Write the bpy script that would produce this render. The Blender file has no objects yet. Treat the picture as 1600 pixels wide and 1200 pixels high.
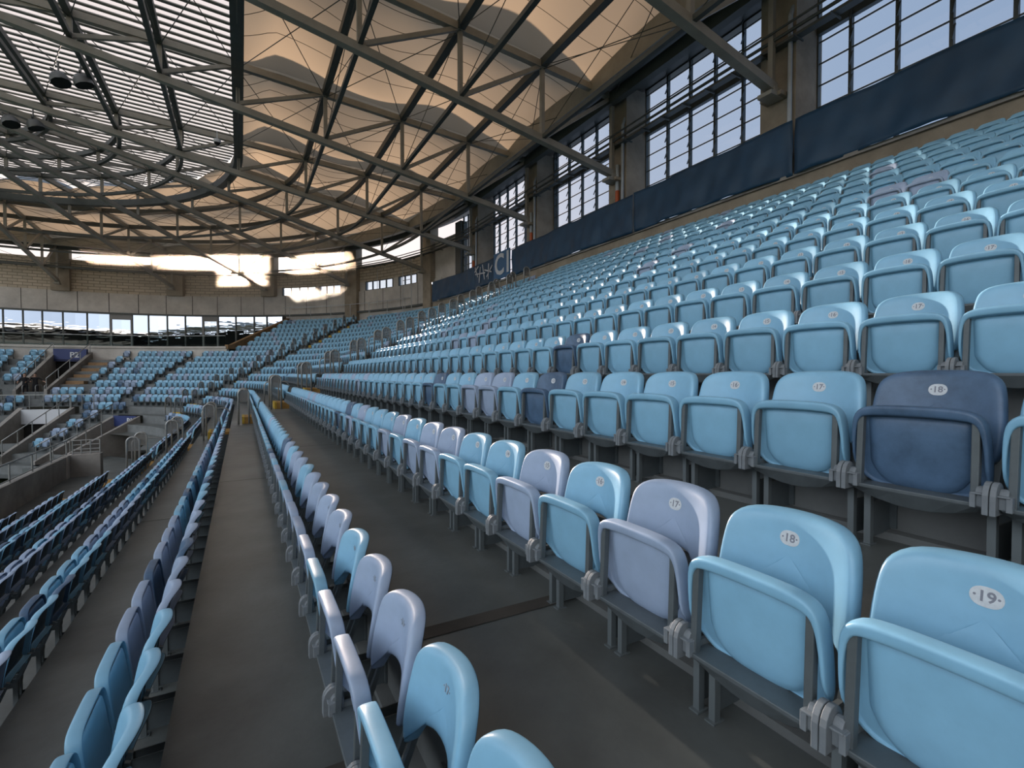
import bpy, bmesh, math, random
import numpy as np
from mathutils import Vector, Matrix
random.seed(7)
C = bpy.context.scene.collection
pi = math.pi
sin, cos = math.sin, math.cos

# ---------------------------------------------------------------- camera, sky, sun, exposure
F = 740.0
TH = math.atan(423 / F)        # the rows run to the left of the view axis
PT = math.atan(16 / F)
ZC = 6.0                       # eye height above the pitch
cam = bpy.data.objects.new('camera', bpy.data.cameras.new('camera'))
C.objects.link(cam)
cam.data.sensor_width = 36.0
cam.data.lens = F / 1600 * 36.0
cam.data.clip_start = 0.05
cam.data.clip_end = 2000
cam.location = (0, 0, ZC)
cam.rotation_euler = (pi / 2 - PT, 0, -TH)
bpy.context.scene.camera = cam

SUN_EL = math.radians(11.2)
SUN_AZ = math.radians(0.1)     # from +Y towards +X
sun_dir = Vector((sin(SUN_AZ) * cos(SUN_EL), cos(SUN_AZ) * cos(SUN_EL), sin(SUN_EL)))

world = bpy.data.worlds.new('world')
bpy.context.scene.world = world
world.use_nodes = True
nt = world.node_tree
nt.nodes.clear()
def wn(t, **k):
    n = nt.nodes.new(t)
    for a, b in k.items(): setattr(n, a, b)
    return n
tc = wn('ShaderNodeTexCoord')
vm = wn('ShaderNodeVectorMath', operation='DOT_PRODUCT')
vm.inputs[1].default_value = sun_dir
nt.links.new(tc.outputs['Generated'], vm.inputs[0])
def ramp(src, stops, interp='LINEAR'):
    r = wn('ShaderNodeValToRGB')
    r.color_ramp.interpolation = interp
    el = r.color_ramp.elements
    while len(el) < len(stops): el.new(0.5)
    for e, (p, c) in zip(el, stops):
        e.position = p
        e.color = (c[0], c[1], c[2], 1)
    nt.links.new(src, r.inputs[0])
    return r
SKY = ramp(vm.outputs['Value'], [(0.0, (0.20, 0.28, 0.42)), (0.45, (0.28, 0.355, 0.485)), (0.75, (0.40, 0.44, 0.54)),
                                 (0.93, (0.90, 0.80, 0.78)), (1.0, (1.0, 0.92, 0.86))])
# bright sky lobe over the open side, added to light the seat fronts
vm2 = wn('ShaderNodeVectorMath', operation='DOT_PRODUCT'); vm2.inputs[1].default_value = Vector((-.86, -.36, .26)).normalized()
nt.links.new(tc.outputs['Generated'], vm2.inputs[0])
LOBE = ramp(vm2.outputs['Value'], [(0.12, (.05, .05, .05)), (0.50, (.34, .35, .37)), (0.80, (1.15, 1.19, 1.25)), (1.0, (2.0, 2.0, 2.0))])
ad = wn('ShaderNodeMix', data_type='RGBA', blend_type='ADD'); ad.inputs[0].default_value = 1
nt.links.new(SKY.outputs[0], ad.inputs[6]); nt.links.new(LOBE.outputs[0], ad.inputs[7])
# glow round the sun
pw = wn('ShaderNodeMath', operation='POWER'); pw.inputs[1].default_value = 420
mx = wn('ShaderNodeMath', operation='MAXIMUM'); mx.inputs[1].default_value = 0
nt.links.new(vm.outputs['Value'], mx.inputs[0]); nt.links.new(mx.outputs[0], pw.inputs[0])
gl = wn('ShaderNodeMix', data_type='RGBA', blend_type='ADD')
gl.inputs[0].default_value = 1
sc_ = wn('ShaderNodeVectorMath', operation='SCALE')
sc_.inputs[0].default_value = (11, 8.6, 6.4)
nt.links.new(pw.outputs[0], sc_.inputs['Scale'])
nt.links.new(ad.outputs[2], gl.inputs[6]); nt.links.new(sc_.outputs[0], gl.inputs[7])
bg = wn('ShaderNodeBackground')
bg.inputs[1].default_value = 1.35
nt.links.new(gl.outputs[2], bg.inputs[0])
wo = wn('ShaderNodeOutputWorld')
nt.links.new(bg.outputs[0], wo.inputs[0])

sl = bpy.data.lights.new('sun', 'SUN')
sl.energy = 21.0
sl.color = (1.0, 0.80, 0.66)
sl.angle = math.radians(0.9)
so = bpy.data.objects.new('sun', sl)
C.objects.link(so)
so.rotation_euler = sun_dir.to_track_quat('Z', 'Y').to_euler()
vs = bpy.context.scene.view_settings
vs.view_transform = 'Standard'; vs.look = 'None'; vs.gamma = 1; vs.use_curve_mapping = False
vs.exposure = -0.25
bpy.context.scene.cycles.max_bounces = 5
bpy.context.scene.cycles.diffuse_bounces = 2
bpy.context.scene.cycles.sample_clamp_indirect = 4

# ---------------------------------------------------------------- materials
def mat(name, col, rough=0.6, metal=0.0, noise=0.0, nscale=3.0, bump=0.0, bscale=40, rnd=0.0, streak=None, spec=0.5, dark=None):
    m = bpy.data.materials.new(name); m.use_nodes = True
    t = m.node_tree; b = t.nodes['Principled BSDF']
    b.inputs['Base Color'].default_value = (*col, 1)
    b.inputs['Roughness'].default_value = rough
    b.inputs['Metallic'].default_value = metal
    b.inputs['Specular IOR Level'].default_value = spec
    tcn = t.nodes.new('ShaderNodeTexCoord')
    src = None
    if noise:
        n = t.nodes.new('ShaderNodeTexNoise'); n.inputs['Scale'].default_value = nscale
        n.inputs['Detail'].default_value = 6; n.inputs['Roughness'].default_value = 0.65
        if streak:
            mp = t.nodes.new('ShaderNodeMapping'); mp.inputs['Scale'].default_value = streak
            t.links.new(tcn.outputs['Object'], mp.inputs[0]); t.links.new(mp.outputs[0], n.inputs['Vector'])
        else:
            t.links.new(tcn.outputs['Object'], n.inputs['Vector'])
        r = t.nodes.new('ShaderNodeValToRGB')
        r.color_ramp.elements[0].position = 0.3; r.color_ramp.elements[1].position = 0.72
        d = dark or [c * (1 - noise) for c in col]
        r.color_ramp.elements[0].color = (*d, 1)
        r.color_ramp.elements[1].color = (*[min(1, c * (1 + noise * .6)) for c in col], 1)
        t.links.new(n.outputs[0], r.inputs[0]); src = r.outputs[0]
        t.links.new(src, b.inputs['Base Color'])
    if rnd:
        oi = t.nodes.new('ShaderNodeObjectInfo')
        mr = t.nodes.new('ShaderNodeMapRange'); mr.inputs[3].default_value = 1 - rnd; mr.inputs[4].default_value = 1 + rnd
        t.links.new(oi.outputs['Random'], mr.inputs[0])
        hs = t.nodes.new('ShaderNodeHueSaturation'); hs.inputs['Color'].default_value = (*col, 1)
        if src: t.links.new(src, hs.inputs['Color'])
        t.links.new(mr.outputs[0], hs.inputs['Value'])
        t.links.new(hs.outputs[0], b.inputs['Base Color'])
    if bump:
        n2 = t.nodes.new('ShaderNodeTexNoise'); n2.inputs['Scale'].default_value = bscale; n2.inputs['Detail'].default_value = 4
        t.links.new(tcn.outputs['Object'], n2.inputs['Vector'])
        bp = t.nodes.new('ShaderNodeBump'); bp.inputs['Strength'].default_value = bump; bp.inputs['Distance'].default_value = 0.02
        t.links.new(n2.outputs[0], bp.inputs['Height']); t.links.new(bp.outputs[0], b.inputs['Normal'])
    return m
M = {}
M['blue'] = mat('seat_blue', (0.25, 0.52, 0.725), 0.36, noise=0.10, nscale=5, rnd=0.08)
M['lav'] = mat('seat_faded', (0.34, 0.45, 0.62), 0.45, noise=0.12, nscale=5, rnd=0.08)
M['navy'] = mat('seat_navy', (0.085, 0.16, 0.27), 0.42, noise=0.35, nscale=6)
M['rear'] = mat('seat_rear_shell', (0.022, 0.034, 0.042), 0.5)  # near-black colour paints the shade behind the seat backs
M['grey'] = mat('grey_metal', (0.115, 0.14, 0.15), 0.45, metal=0.2, noise=0.15, nscale=12)
M['hinge'] = mat('hinge_plastic', (0.19, 0.22, 0.24), 0.5, noise=0.12, nscale=20)
M['leg'] = mat('leg_metal', (0.15, 0.18, 0.19), 0.5, metal=0.2)
M['badge'] = mat('badge_white', (0.62, 0.68, 0.72), 0.5, noise=0.15, nscale=60)
M['digit'] = mat('badge_grey', (0.22, 0.24, 0.29), 0.6)
M['faint'] = mat('badge_faded', (0.30, 0.36, 0.44), 0.6)
M['conc'] = mat('concrete', (0.30, 0.285, 0.26), 0.8, noise=0.35, nscale=0.9, bump=0.3, bscale=14)
M['floor'] = mat('floor_concrete', (0.125, 0.142, 0.140), 0.42, noise=0.40, nscale=1.1, bump=0.06, bscale=30)
M['riser'] = mat('riser_concrete', (0.17, 0.185, 0.185), 0.8, noise=0.3, nscale=1.5, bump=0.2, bscale=20)
M['joint'] = mat('joint_dark', (0.055, 0.052, 0.045), 0.85, noise=0.4, nscale=3)
M['column'] = mat('column_concrete', (0.34, 0.29, 0.22), 0.85, noise=0.35, nscale=0.8, bump=0.3, bscale=10)
M['para'] = mat('parapet_concrete', (0.58, 0.55, 0.50), 0.85, noise=0.25, nscale=0.7)
M['steel'] = mat('steel_paint', (0.30, 0.29, 0.25), 0.55, noise=0.15, nscale=2)
M['dsteel'] = mat('dark_steel', (0.075, 0.085, 0.078), 0.5, noise=0.2, nscale=2)
M['rail'] = mat('rail_galvanised', (0.36, 0.37, 0.36), 0.4, metal=0.5, noise=0.2, nscale=8)
M['mesh'] = mat('rail_panel', (0.24, 0.24, 0.23), 0.6, noise=0.2, nscale=30)
M['tarp'] = mat('tarp_navy', (0.012, 0.058, 0.120), 0.5, noise=0.25, nscale=1.2)
M['sign'] = mat('sign_blue', (0.035, 0.13, 0.27), 0.5)
M['panelblue'] = mat('panel_blue', (0.03, 0.05, 0.17), 0.5)
M['white'] = mat('white_paint', (0.62, 0.65, 0.68), 0.6)
M['wood'] = mat('stair_ply', (0.30, 0.19, 0.095), 0.75, noise=0.3, nscale=3)
M['ochre'] = mat('step_ochre', (0.34, 0.19, 0.045), 0.7, noise=0.25, nscale=5)
M['yellow'] = mat('yellow_nosing', (0.50, 0.33, 0.03), 0.6, noise=0.25, nscale=6)
M['orange'] = mat('red_pipe', (0.50, 0.11, 0.035), 0.5)
M['grass'] = mat('grass', (0.05, 0.09, 0.03), 0.9, noise=0.3, nscale=0.3)
M['black'] = mat('black_cloth', (0.012, 0.012, 0.014), 0.85)
M['skin'] = mat('skin', (0.45, 0.27, 0.19), 0.6)
M['hair'] = mat('hair', (0.02, 0.014, 0.01), 0.7)
M['bright'] = mat('metal_sheet', (0.42, 0.47, 0.50), 0.45, metal=0.3, noise=0.15, nscale=2)
M['lamp'] = mat('lamp_housing', (0.16, 0.17, 0.17), 0.45, metal=0.2)
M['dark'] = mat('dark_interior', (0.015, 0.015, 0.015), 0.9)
def brick_mat():
    m = bpy.data.materials.new('brick_wall'); m.use_nodes = True
    t = m.node_tree; b = t.nodes['Principled BSDF']; b.inputs['Roughness'].default_value = .9
    uv = t.nodes.new('ShaderNodeTexCoord')
    mp = t.nodes.new('ShaderNodeMapping')
    t.links.new(uv.outputs['UV'], mp.inputs[0])
    br = t.nodes.new('ShaderNodeTexBrick')
    br.inputs['Color1'].default_value = (.62, .53, .41, 1); br.inputs['Color2'].default_value = (.50, .43, .33, 1)
    br.inputs['Mortar'].default_value = (.27, .23, .18, 1); br.inputs['Scale'].default_value = 1
    br.inputs['Brick Width'].default_value = .9; br.inputs['Row Height'].default_value = .28; br.inputs['Mortar Size'].default_value = .03
    t.links.new(mp.outputs[0], br.inputs[0]); t.links.new(br.outputs[0], b.inputs['Base Color'])
    return m
M['brick'] = brick_mat()
def membrane_mat(name, d, tr, ft):
    m = bpy.data.materials.new(name); m.use_nodes = True
    t = m.node_tree; t.nodes.remove(t.nodes['Principled BSDF'])
    o = t.nodes['Material Output']
    a = t.nodes.new('ShaderNodeBsdfDiffuse'); a.inputs[0].default_value = (*d, 1)
    b = t.nodes.new('ShaderNodeBsdfTranslucent'); b.inputs[0].default_value = (*tr, 1)
    x = t.nodes.new('ShaderNodeMixShader'); x.inputs[0].default_value = ft
    t.links.new(a.outputs[0], x.inputs[1]); t.links.new(b.outputs[0], x.inputs[2]); t.links.new(x.outputs[0], o.inputs[0])
    return m
M['perf'] = mat('perforated_panel', (0.20, 0.20, 0.19), 0.6)
M['membrane'] = membrane_mat('tensile_membrane', (.30, .34, .37), (.29, .225, .155), .46)
M['poly'] = membrane_mat('polycarbonate', (.5, .5, .5), (.45, .43, .43), .85)
def clear_part(m, fac):
    t = m.node_tree; o = t.nodes['Material Output']; src = o.inputs[0].links[0].from_socket
    x = t.nodes.new('ShaderNodeMixShader'); x.inputs[0].default_value = fac; tr = t.nodes.new('ShaderNodeBsdfTransparent')
    t.links.new(src, x.inputs[1]); t.links.new(tr.outputs[0], x.inputs[2]); t.links.new(x.outputs[0], o.inputs[0])
clear_part(M['poly'], .55)
clear_part(M['perf'], .45)
def glass_mat(name, col, fac, rough=.02, bump=0.0):
    m = bpy.data.materials.new(name); m.use_nodes = True
    t = m.node_tree; t.nodes.remove(t.nodes['Principled BSDF'])
    o = t.nodes['Material Output']
    a = t.nodes.new('ShaderNodeBsdfTransparent'); a.inputs[0].default_value = (*col, 1)
    b = t.nodes.new('ShaderNodeBsdfGlossy'); b.inputs['Roughness'].default_value = rough; b.inputs[0].default_value = (.85, .92, 1, 1)
    x = t.nodes.new('ShaderNodeMixShader'); x.inputs[0].default_value = fac
    if bump:
        n = t.nodes.new('ShaderNodeTexNoise'); n.inputs['Scale'].default_value = .5
        tcn = t.nodes.new('ShaderNodeTexCoord'); mp = t.nodes.new('ShaderNodeMapping'); mp.inputs['Scale'].default_value = (1, 1, 4)
        t.links.new(tcn.outputs['Object'], mp.inputs[0]); t.links.new(mp.outputs[0], n.inputs['Vector'])
        bp = t.nodes.new('ShaderNodeBump'); bp.inputs['Strength'].default_value = bump; bp.inputs['Distance'].default_value = .3
        t.links.new(n.outputs[0], bp.inputs['Height']); t.links.new(bp.outputs[0], b.inputs['Normal'])
    t.links.new(a.outputs[0], x.inputs[1]); t.links.new(b.outputs[0], x.inputs[2]); t.links.new(x.outputs[0], o.inputs[0])
    return m
M['glass'] = glass_mat('louvre_glass', (.86, .93, 1.0), .05)
M['mirror'] = glass_mat('facade_glass', (.10, .13, .15), .66, .01, .012)
M['clear'] = glass_mat('balustrade_glass', (.80, .88, .88), .08)

# ---------------------------------------------------------------- helpers
class MB:
    """collects shapes, becomes one mesh object"""
    def __init__(s): s.v = []; s.f = []; s.m = []; s.mats = []; s.uv = None
    def mi(s, m):
        if m not in s.mats: s.mats.append(m)
        return s.mats.index(m)
    def add(s, vs_, fs, m):
        b = len(s.v); k = s.mi(m)
        s.v += [tuple(p) for p in vs_]
        for f in fs: s.f.append(tuple(i + b for i in f)); s.m.append(k)
    def box(s, x0, x1, y0, y1, z0, z1, m, T=None):
        p = [(x, y, z) for z in (z0, z1) for y in (y0, y1) for x in (x0, x1)]
        if T: p = [T(*q) for q in p]
        s.add(p, [(0, 2, 3, 1), (4, 5, 7, 6), (0, 1, 5, 4), (2, 6, 7, 3), (0, 4, 6, 2), (1, 3, 7, 5)], m)
    def bar(s, a, b, w, h, m, up=(0, 0, 1)):
        a = Vector(a); b = Vector(b); d = (b - a).normalized(); u = Vector(up)
        if abs(d.dot(u)) > .98: u = Vector((1, 0, 0))
        r = d.cross(u).normalized(); u = r.cross(d)
        p = []
        for q in (a, b):
            for i, j in ((-1, -1), (1, -1), (1, 1), (-1, 1)): p.append(q + r * (w / 2 * i) + u * (h / 2 * j))
        s.add(p, [(0, 1, 2, 3), (7, 6, 5, 4), (0, 4, 5, 1), (1, 5, 6, 2), (2, 6, 7, 3), (3, 7, 4, 0)], m)
    def tube(s, pts, r, m, n=8, r2=None, cap=True):
        pts = [Vector(p) for p in pts]; N = len(pts); vs_ = []; fs = []
        prev = None
        for i, p in enumerate(pts):
            d = (pts[min(i + 1, N - 1)] - pts[max(i - 1, 0)]).normalized()
            if prev is None:
                u = Vector((0, 0, 1)) if abs(d.z) < .9 else Vector((1, 0, 0))
            else: u = prev
            x = d.cross(u).normalized(); u = x.cross(d).normalized(); prev = u
            rr = r if r2 is None else r + (r2 - r) * i / (N - 1)
            for k in range(n):
                a = 2 * pi * k / n
                vs_.append(p + x * (rr * cos(a)) + u * (rr * sin(a)))
        for i in range(N - 1):
            for k in range(n):
                k2 = (k + 1) % n
                fs.append((i * n + k, i * n + k2, (i + 1) * n + k2, (i + 1) * n + k))
        if cap: fs += [tuple(range(n))[::-1], tuple((N - 1) * n + k for k in range(n))]
        s.add(vs_, fs, m)
    def mesh(s, name, smooth=False):
        me = bpy.data.meshes.new(name)
        me.from_pydata(s.v, [], s.f)
        for m in s.mats: me.materials.append(M[m])
        me.polygons.foreach_set('material_index', s.m)
        if smooth: me.polygons.foreach_set('use_smooth', [True] * len(s.f))
        me.update()
        return me
    def build(s, name, parent=None, smooth=False, normals=True):
        me = s.mesh(name, smooth)
        if normals:
            bm = bmesh.new(); bm.from_mesh(me); bmesh.ops.recalc_face_normals(bm, faces=bm.faces); bm.to_mesh(me); bm.free()
        o = bpy.data.objects.new(name, me); C.objects.link(o)
        if parent: o.parent = parent
        return o
def tag(o, label=None, cat=None, group=None, kind=None):
    if label: o['label'] = label
    if cat: o['category'] = cat
    if group: o['group'] = group
    if kind: o['kind'] = kind
    return o
def empty(name, loc=(0, 0, 0), rz=0):
    o = bpy.data.objects.new(name, None); C.objects.link(o); o.location = loc; o.rotation_euler.z = rz
    o.empty_display_size = .1
    return o
def copy_obj(src, parent=None):
    o = src.copy(); C.objects.link(o); o.parent = parent
    return o
def apply_mods(o):
    dg = bpy.context.evaluated_depsgraph_get(); dg.update()
    me = bpy.data.meshes.new_from_object(o.evaluated_get(dg))
    o.modifiers.clear(); o.data = me
    return o
ORD = ['zeroth', 'first', 'second', 'third', 'fourth', 'fifth', 'sixth', 'seventh', 'eighth', 'ninth', 'tenth', 'eleventh', 'twelfth',
       'thirteenth', 'fourteenth', 'fifteenth', 'sixteenth', 'seventeenth', 'eighteenth', 'nineteenth', 'twentieth']
def nth(k):
    if k < len(ORD): return ORD[k]
    return str(k) + ('st' if k % 10 == 1 and k != 11 else 'nd' if k % 10 == 2 and k != 12 else 'rd' if k % 10 == 3 and k != 13 else 'th')

# the bowl's plan: straight stand, then a quarter turn about (CX, CY), then straight again
CX, CY, R0 = -15.0, 30.0, 15.0
TE = CY + pi / 2 * 22
def ang(t): return 0 if t <= CY else min((t - CY) / 22, pi / 2)
def P(off, t, h=0.0):
    if t <= CY: return Vector((off, t, ZC + h))
    if t <= TE:
        a = (t - CY) / 22; r = R0 + off
        return Vector((CX + r * cos(a), CY + r * sin(a), ZC + h))
    return Vector((CX - (t - TE), CY + R0 + off, ZC + h))
def dt(off, metres, t): return metres if (t <= CY or t > TE) else metres * 22 / (R0 + off)
def fz(n): return -1.26 + 0.48 * n       # floor of tread n, relative to the eye
def ro(n): return 1.69 + 1.01 * n        # its riser
def tsteps(t0, t1, step=1.1):
    ts = [t0]
    for b in (CY, TE):
        pass
    n = max(1, int(math.ceil((t1 - t0) / step)))
    return [t0 + (t1 - t0) * i / n for i in range(n + 1)]
def strip(mb, t0, t1, prof, m, close=True, step=1.1):
    """sweep the (off, h) polygon along the bowl"""
    if t1 <= CY: ts = [t0, t1]
    elif t0 < CY: ts = [t0] + tsteps(CY, t1, step)
    else: ts = tsteps(t0, t1, step)
    k = len(prof); vs_ = []; fs = []
    for t in ts:
        for (o, h) in prof: vs_.append(P(o, t, h))
    for i in range(len(ts) - 1):
        for j in range(k if close else k - 1):
            j2 = (j + 1) % k
            fs.append((i * k + j, (i + 1) * k + j, (i + 1) * k + j2, i * k + j2))
    if close: fs += [tuple(range(k)), tuple((len(ts) - 1) * k + j for j in range(k))[::-1]]
    mb.add(vs_, fs, m)
def rect(o0, o1, h0, h1): return [(o0, h0), (o1, h0), (o1, h1), (o0, h1)]

# ---------------------------------------------------------------- terraces (the setting)
NLO, NHI = -9, 12
mb = MB()
def spans(n):
    """pieces of tread n along the bowl (openings for the entrances left out)"""
    s = [(-60.0, 75.0)]
    def cut(a, b):
        out = []
        for p, q in s:
            if b <= p or a >= q: out.append((p, q)); continue
            if a > p: out.append((p, a))
            if b < q: out.append((b, q))
        s[:] = out
    if n >= 6: cut(49.2, 75)
    if 0 <= n <= 4: cut(60.2, 62.5)
    if -6 <= n <= -3: cut(55.6, 60.4)
    if -7 <= n <= -4: cut(46.0, 49.6)
    if n <= -6: cut(28.4, 46.0)
    if n <= -5: cut(18.9, 28.4)
    return s
for n in range(NLO, NHI + 1):
    lo = -9.0
    for a, b in spans(n):
        strip(mb, a, b, [(ro(n - 1), fz(n)), (ro(n), fz(n))], 'floor', close=False)
        strip(mb, a, b, [(ro(n), fz(n)), (ro(n), fz(n + 1))], 'riser', close=False)
        strip(mb, a, b, [(ro(n) - .07, fz(n) + .0), (ro(n) - .07, fz(n) + .035), (ro(n), fz(n) + .035)], 'riser', close=False)
    if n == NHI: strip(mb, -60, 49.2, [(ro(n), fz(n + 1)), (14.9, fz(n + 1))], 'floor', close=False)
o = mb.build('floor', normals=False)
tag(o, 'stepped bare concrete terraces that carry the seat rows', 'floor', kind='structure')
mb = MB()
for n, w in ((0, 1), (-1, 1), (-2, 1), (1, .3)):
    for y, ww in ((2.18, .10), (8.9, .02), (15.6, .02), (-4.5, .03)):
        sl_ = .03
        a = ro(n - 1) + .01; b = ro(n) - .075
        y = y + .02 * n
        mb.add([(a, y - ww / 2, ZC + fz(n) + .004), (b, y - ww / 2 - .03, ZC + fz(n) + .004), (b, y + ww / 2 - .03, ZC + fz(n) + .004), (a, y + ww / 2, ZC + fz(n) + .004)],
               [(0, 1, 2, 3)], 'joint')
o = mb.build('floor_joint'); tag(o, 'dark expansion joints crossing the concrete walkways', 'joint', kind='structure')
mb = MB(); mb.box(-160, 15, -90, 75, .0, .02, 'grass')
o = mb.build('ground'); tag(o, 'pitch far below the stand', 'ground', kind='structure')
mb = MB(); strip(mb, -60, 75, rect(15.75, 15.95, -6, 5.45), 'conc')
mb.box(-40, 15.9, -60.2, -60, 0, ZC + 5, 'conc'); mb.box(-31, -30.8, 35, 62, 0, ZC + 2.2, 'conc')
o = mb.build('wall_outer'); tag(o, 'outer concrete wall closing the space under the terraces', 'wall', kind='structure')
mb = MB()
for k in range(14): mb.box(-106 - 1.2 * k, -104.8 - 1.2 * k, -110, 70, 0, .6 + .75 * k, 'riser' if k % 2 else 'column')
mb.box(-125, -122, -110, 70, 0, ZC + 15, 'conc'); mb.box(-124, -108, -110, 70, ZC + 15.6, ZC + 16.4, 'white'); mb.box(-121, -120, -110, 70, ZC + 9, ZC + 15, 'dark')
o = mb.build('wall_opposite_side'); tag(o, 'opposite side stand mirrored in the far glass', 'wall', kind='structure')
mb = MB()
for k in range(14): mb.box(-125, 15, -92 - 1.2 * k, -90.8 - 1.2 * k, 0, .6 + .75 * k, 'riser' if k % 2 else 'column')
mb.box(-125, 15, -112, -109, 0, ZC + 9, 'conc')
o = mb.build('wall_opposite_stand'); tag(o, 'opposite end stand mirrored in the far glass', 'wall', kind='structure')
mb = MB(); mb.box(-125, 20, -112, -92, ZC + 15.6, ZC + 16.4, 'white'); mb.box(-125, 20, -109, -108.5, ZC + 8, ZC + 15.5, 'dark')
o = mb.build('roof_opposite_stand'); tag(o, 'pale roof of the opposite end stand', 'roof', kind='structure')
# lower ground below the cut corner and landing floors
mb = MB()
strip(mb, 18.9, 28.4, rect(ro(-10), ro(-5), fz(-7) - .2, fz(-7)), 'floor')
strip(mb, 28.4, 46.0, rect(ro(-10), ro(-6), fz(-8) - .2, fz(-8) + .1), 'floor')
strip(mb, 46.0, 49.6, rect(ro(-9), ro(-3), fz(-8) - .2, fz(-8)), 'floor')
strip(mb, 55.6, 60.4, rect(ro(-9), ro(-2), fz(-7) - .2, fz(-7)), 'floor')
strip(mb, 60.2, 62.5, rect(ro(-1), ro(5), fz(0) - .4, fz(-0) - .1), 'floor')
o = mb.build('floor'); tag(o, 'flat concrete landings at the entrances of the lower stand', 'floor', kind='structure')

# ---------------------------------------------------------------- the seat
def outline_back():
    h = [(0, .795), (.06, .794), (.12, .790), (.165, .780), (.194, .757), (.209, .728), (.216, .68), (.221, .62), (.223, .56), (.221, .50),
         (.213, .46), (.201, .428), (.187, .437), (.170, .485), (.135, .525), (.07, .545), (0, .550)]
    return h + [(-y, z) for y, z in h[-2:0:-1]]
def outline_pan():
    h = [(0, .647), (.06, .647), (.12, .645), (.168, .639), (.198, .622), (.214, .593), (.220, .54), (.222, .47), (.222, .40), (.216, .35),
         (.195, .315), (.15, .297), (.08, .288), (0, .286)]
    return h + [(-y, z) for y, z in h[-2:0:-1]]
def ringmesh(out, prof, xf, cen, inner=(.75, .45), lipf=None):
    """lip profile (inset, dx) around the outline, then the face filled towards the middle"""
    N = len(out); nr = []
    for i in range(N):
        a = Vector(out[i - 1]); b = Vector(out[(i + 1) % N]); d = (b - a).normalized()
        nr.append(Vector((d.y, -d.x)))          # outward for this winding
    c = Vector(cen)
    if (Vector(out[0]) - c).dot(nr[0]) < 0: nr = [-q for q in nr]
    V = []; Fc = []; rings = 0
    last = None
    for ins, dx in prof:
        for i in range(N):
            k = lipf(out[i], nr[i]) if lipf else (1, 1)
            q = Vector(out[i]) - nr[i] * ins * k[0]
            V.append((xf(q.x, q.y) + dx * k[1], q.x, q.y))
        rings += 1
    base = [Vector((v[1], v[2])) for v in V[-N:]]
    for s_ in inner:
        for q in base:
            w = c + (q - c) * s_
            V.append((xf(w.x, w.y) + prof[-1][1], w.x, w.y))
        rings += 1
    V.append((xf(c.x, c.y) + prof[-1][1], c.x, c.y))
    for r in range(rings - 1):
        for i in range(N):
            j = (i + 1) % N
            Fc.append((r * N + i, r * N + j, (r + 1) * N + j, (r + 1) * N + i))
    L = len(V) - 1
    for i in range(N): Fc.append(((rings - 1) * N + i, (rings - 1) * N + (i + 1) % N, L))
    return V, Fc
def xback(y, z): return .060 + .17 * (z - .45) - 1.25 * y * y
def xpan(y, z): return -.085 + (.647 - z) * .12
def lip_pan(p, nrm):
    top = max(0.0, nrm.y) ** .8
    dep = 1.0 if p[1] > .40 else max(.12, (p[1] - .33) / .07 if p[1] > .34 else .12)
    return (.22 + .78 * top, dep)
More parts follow.
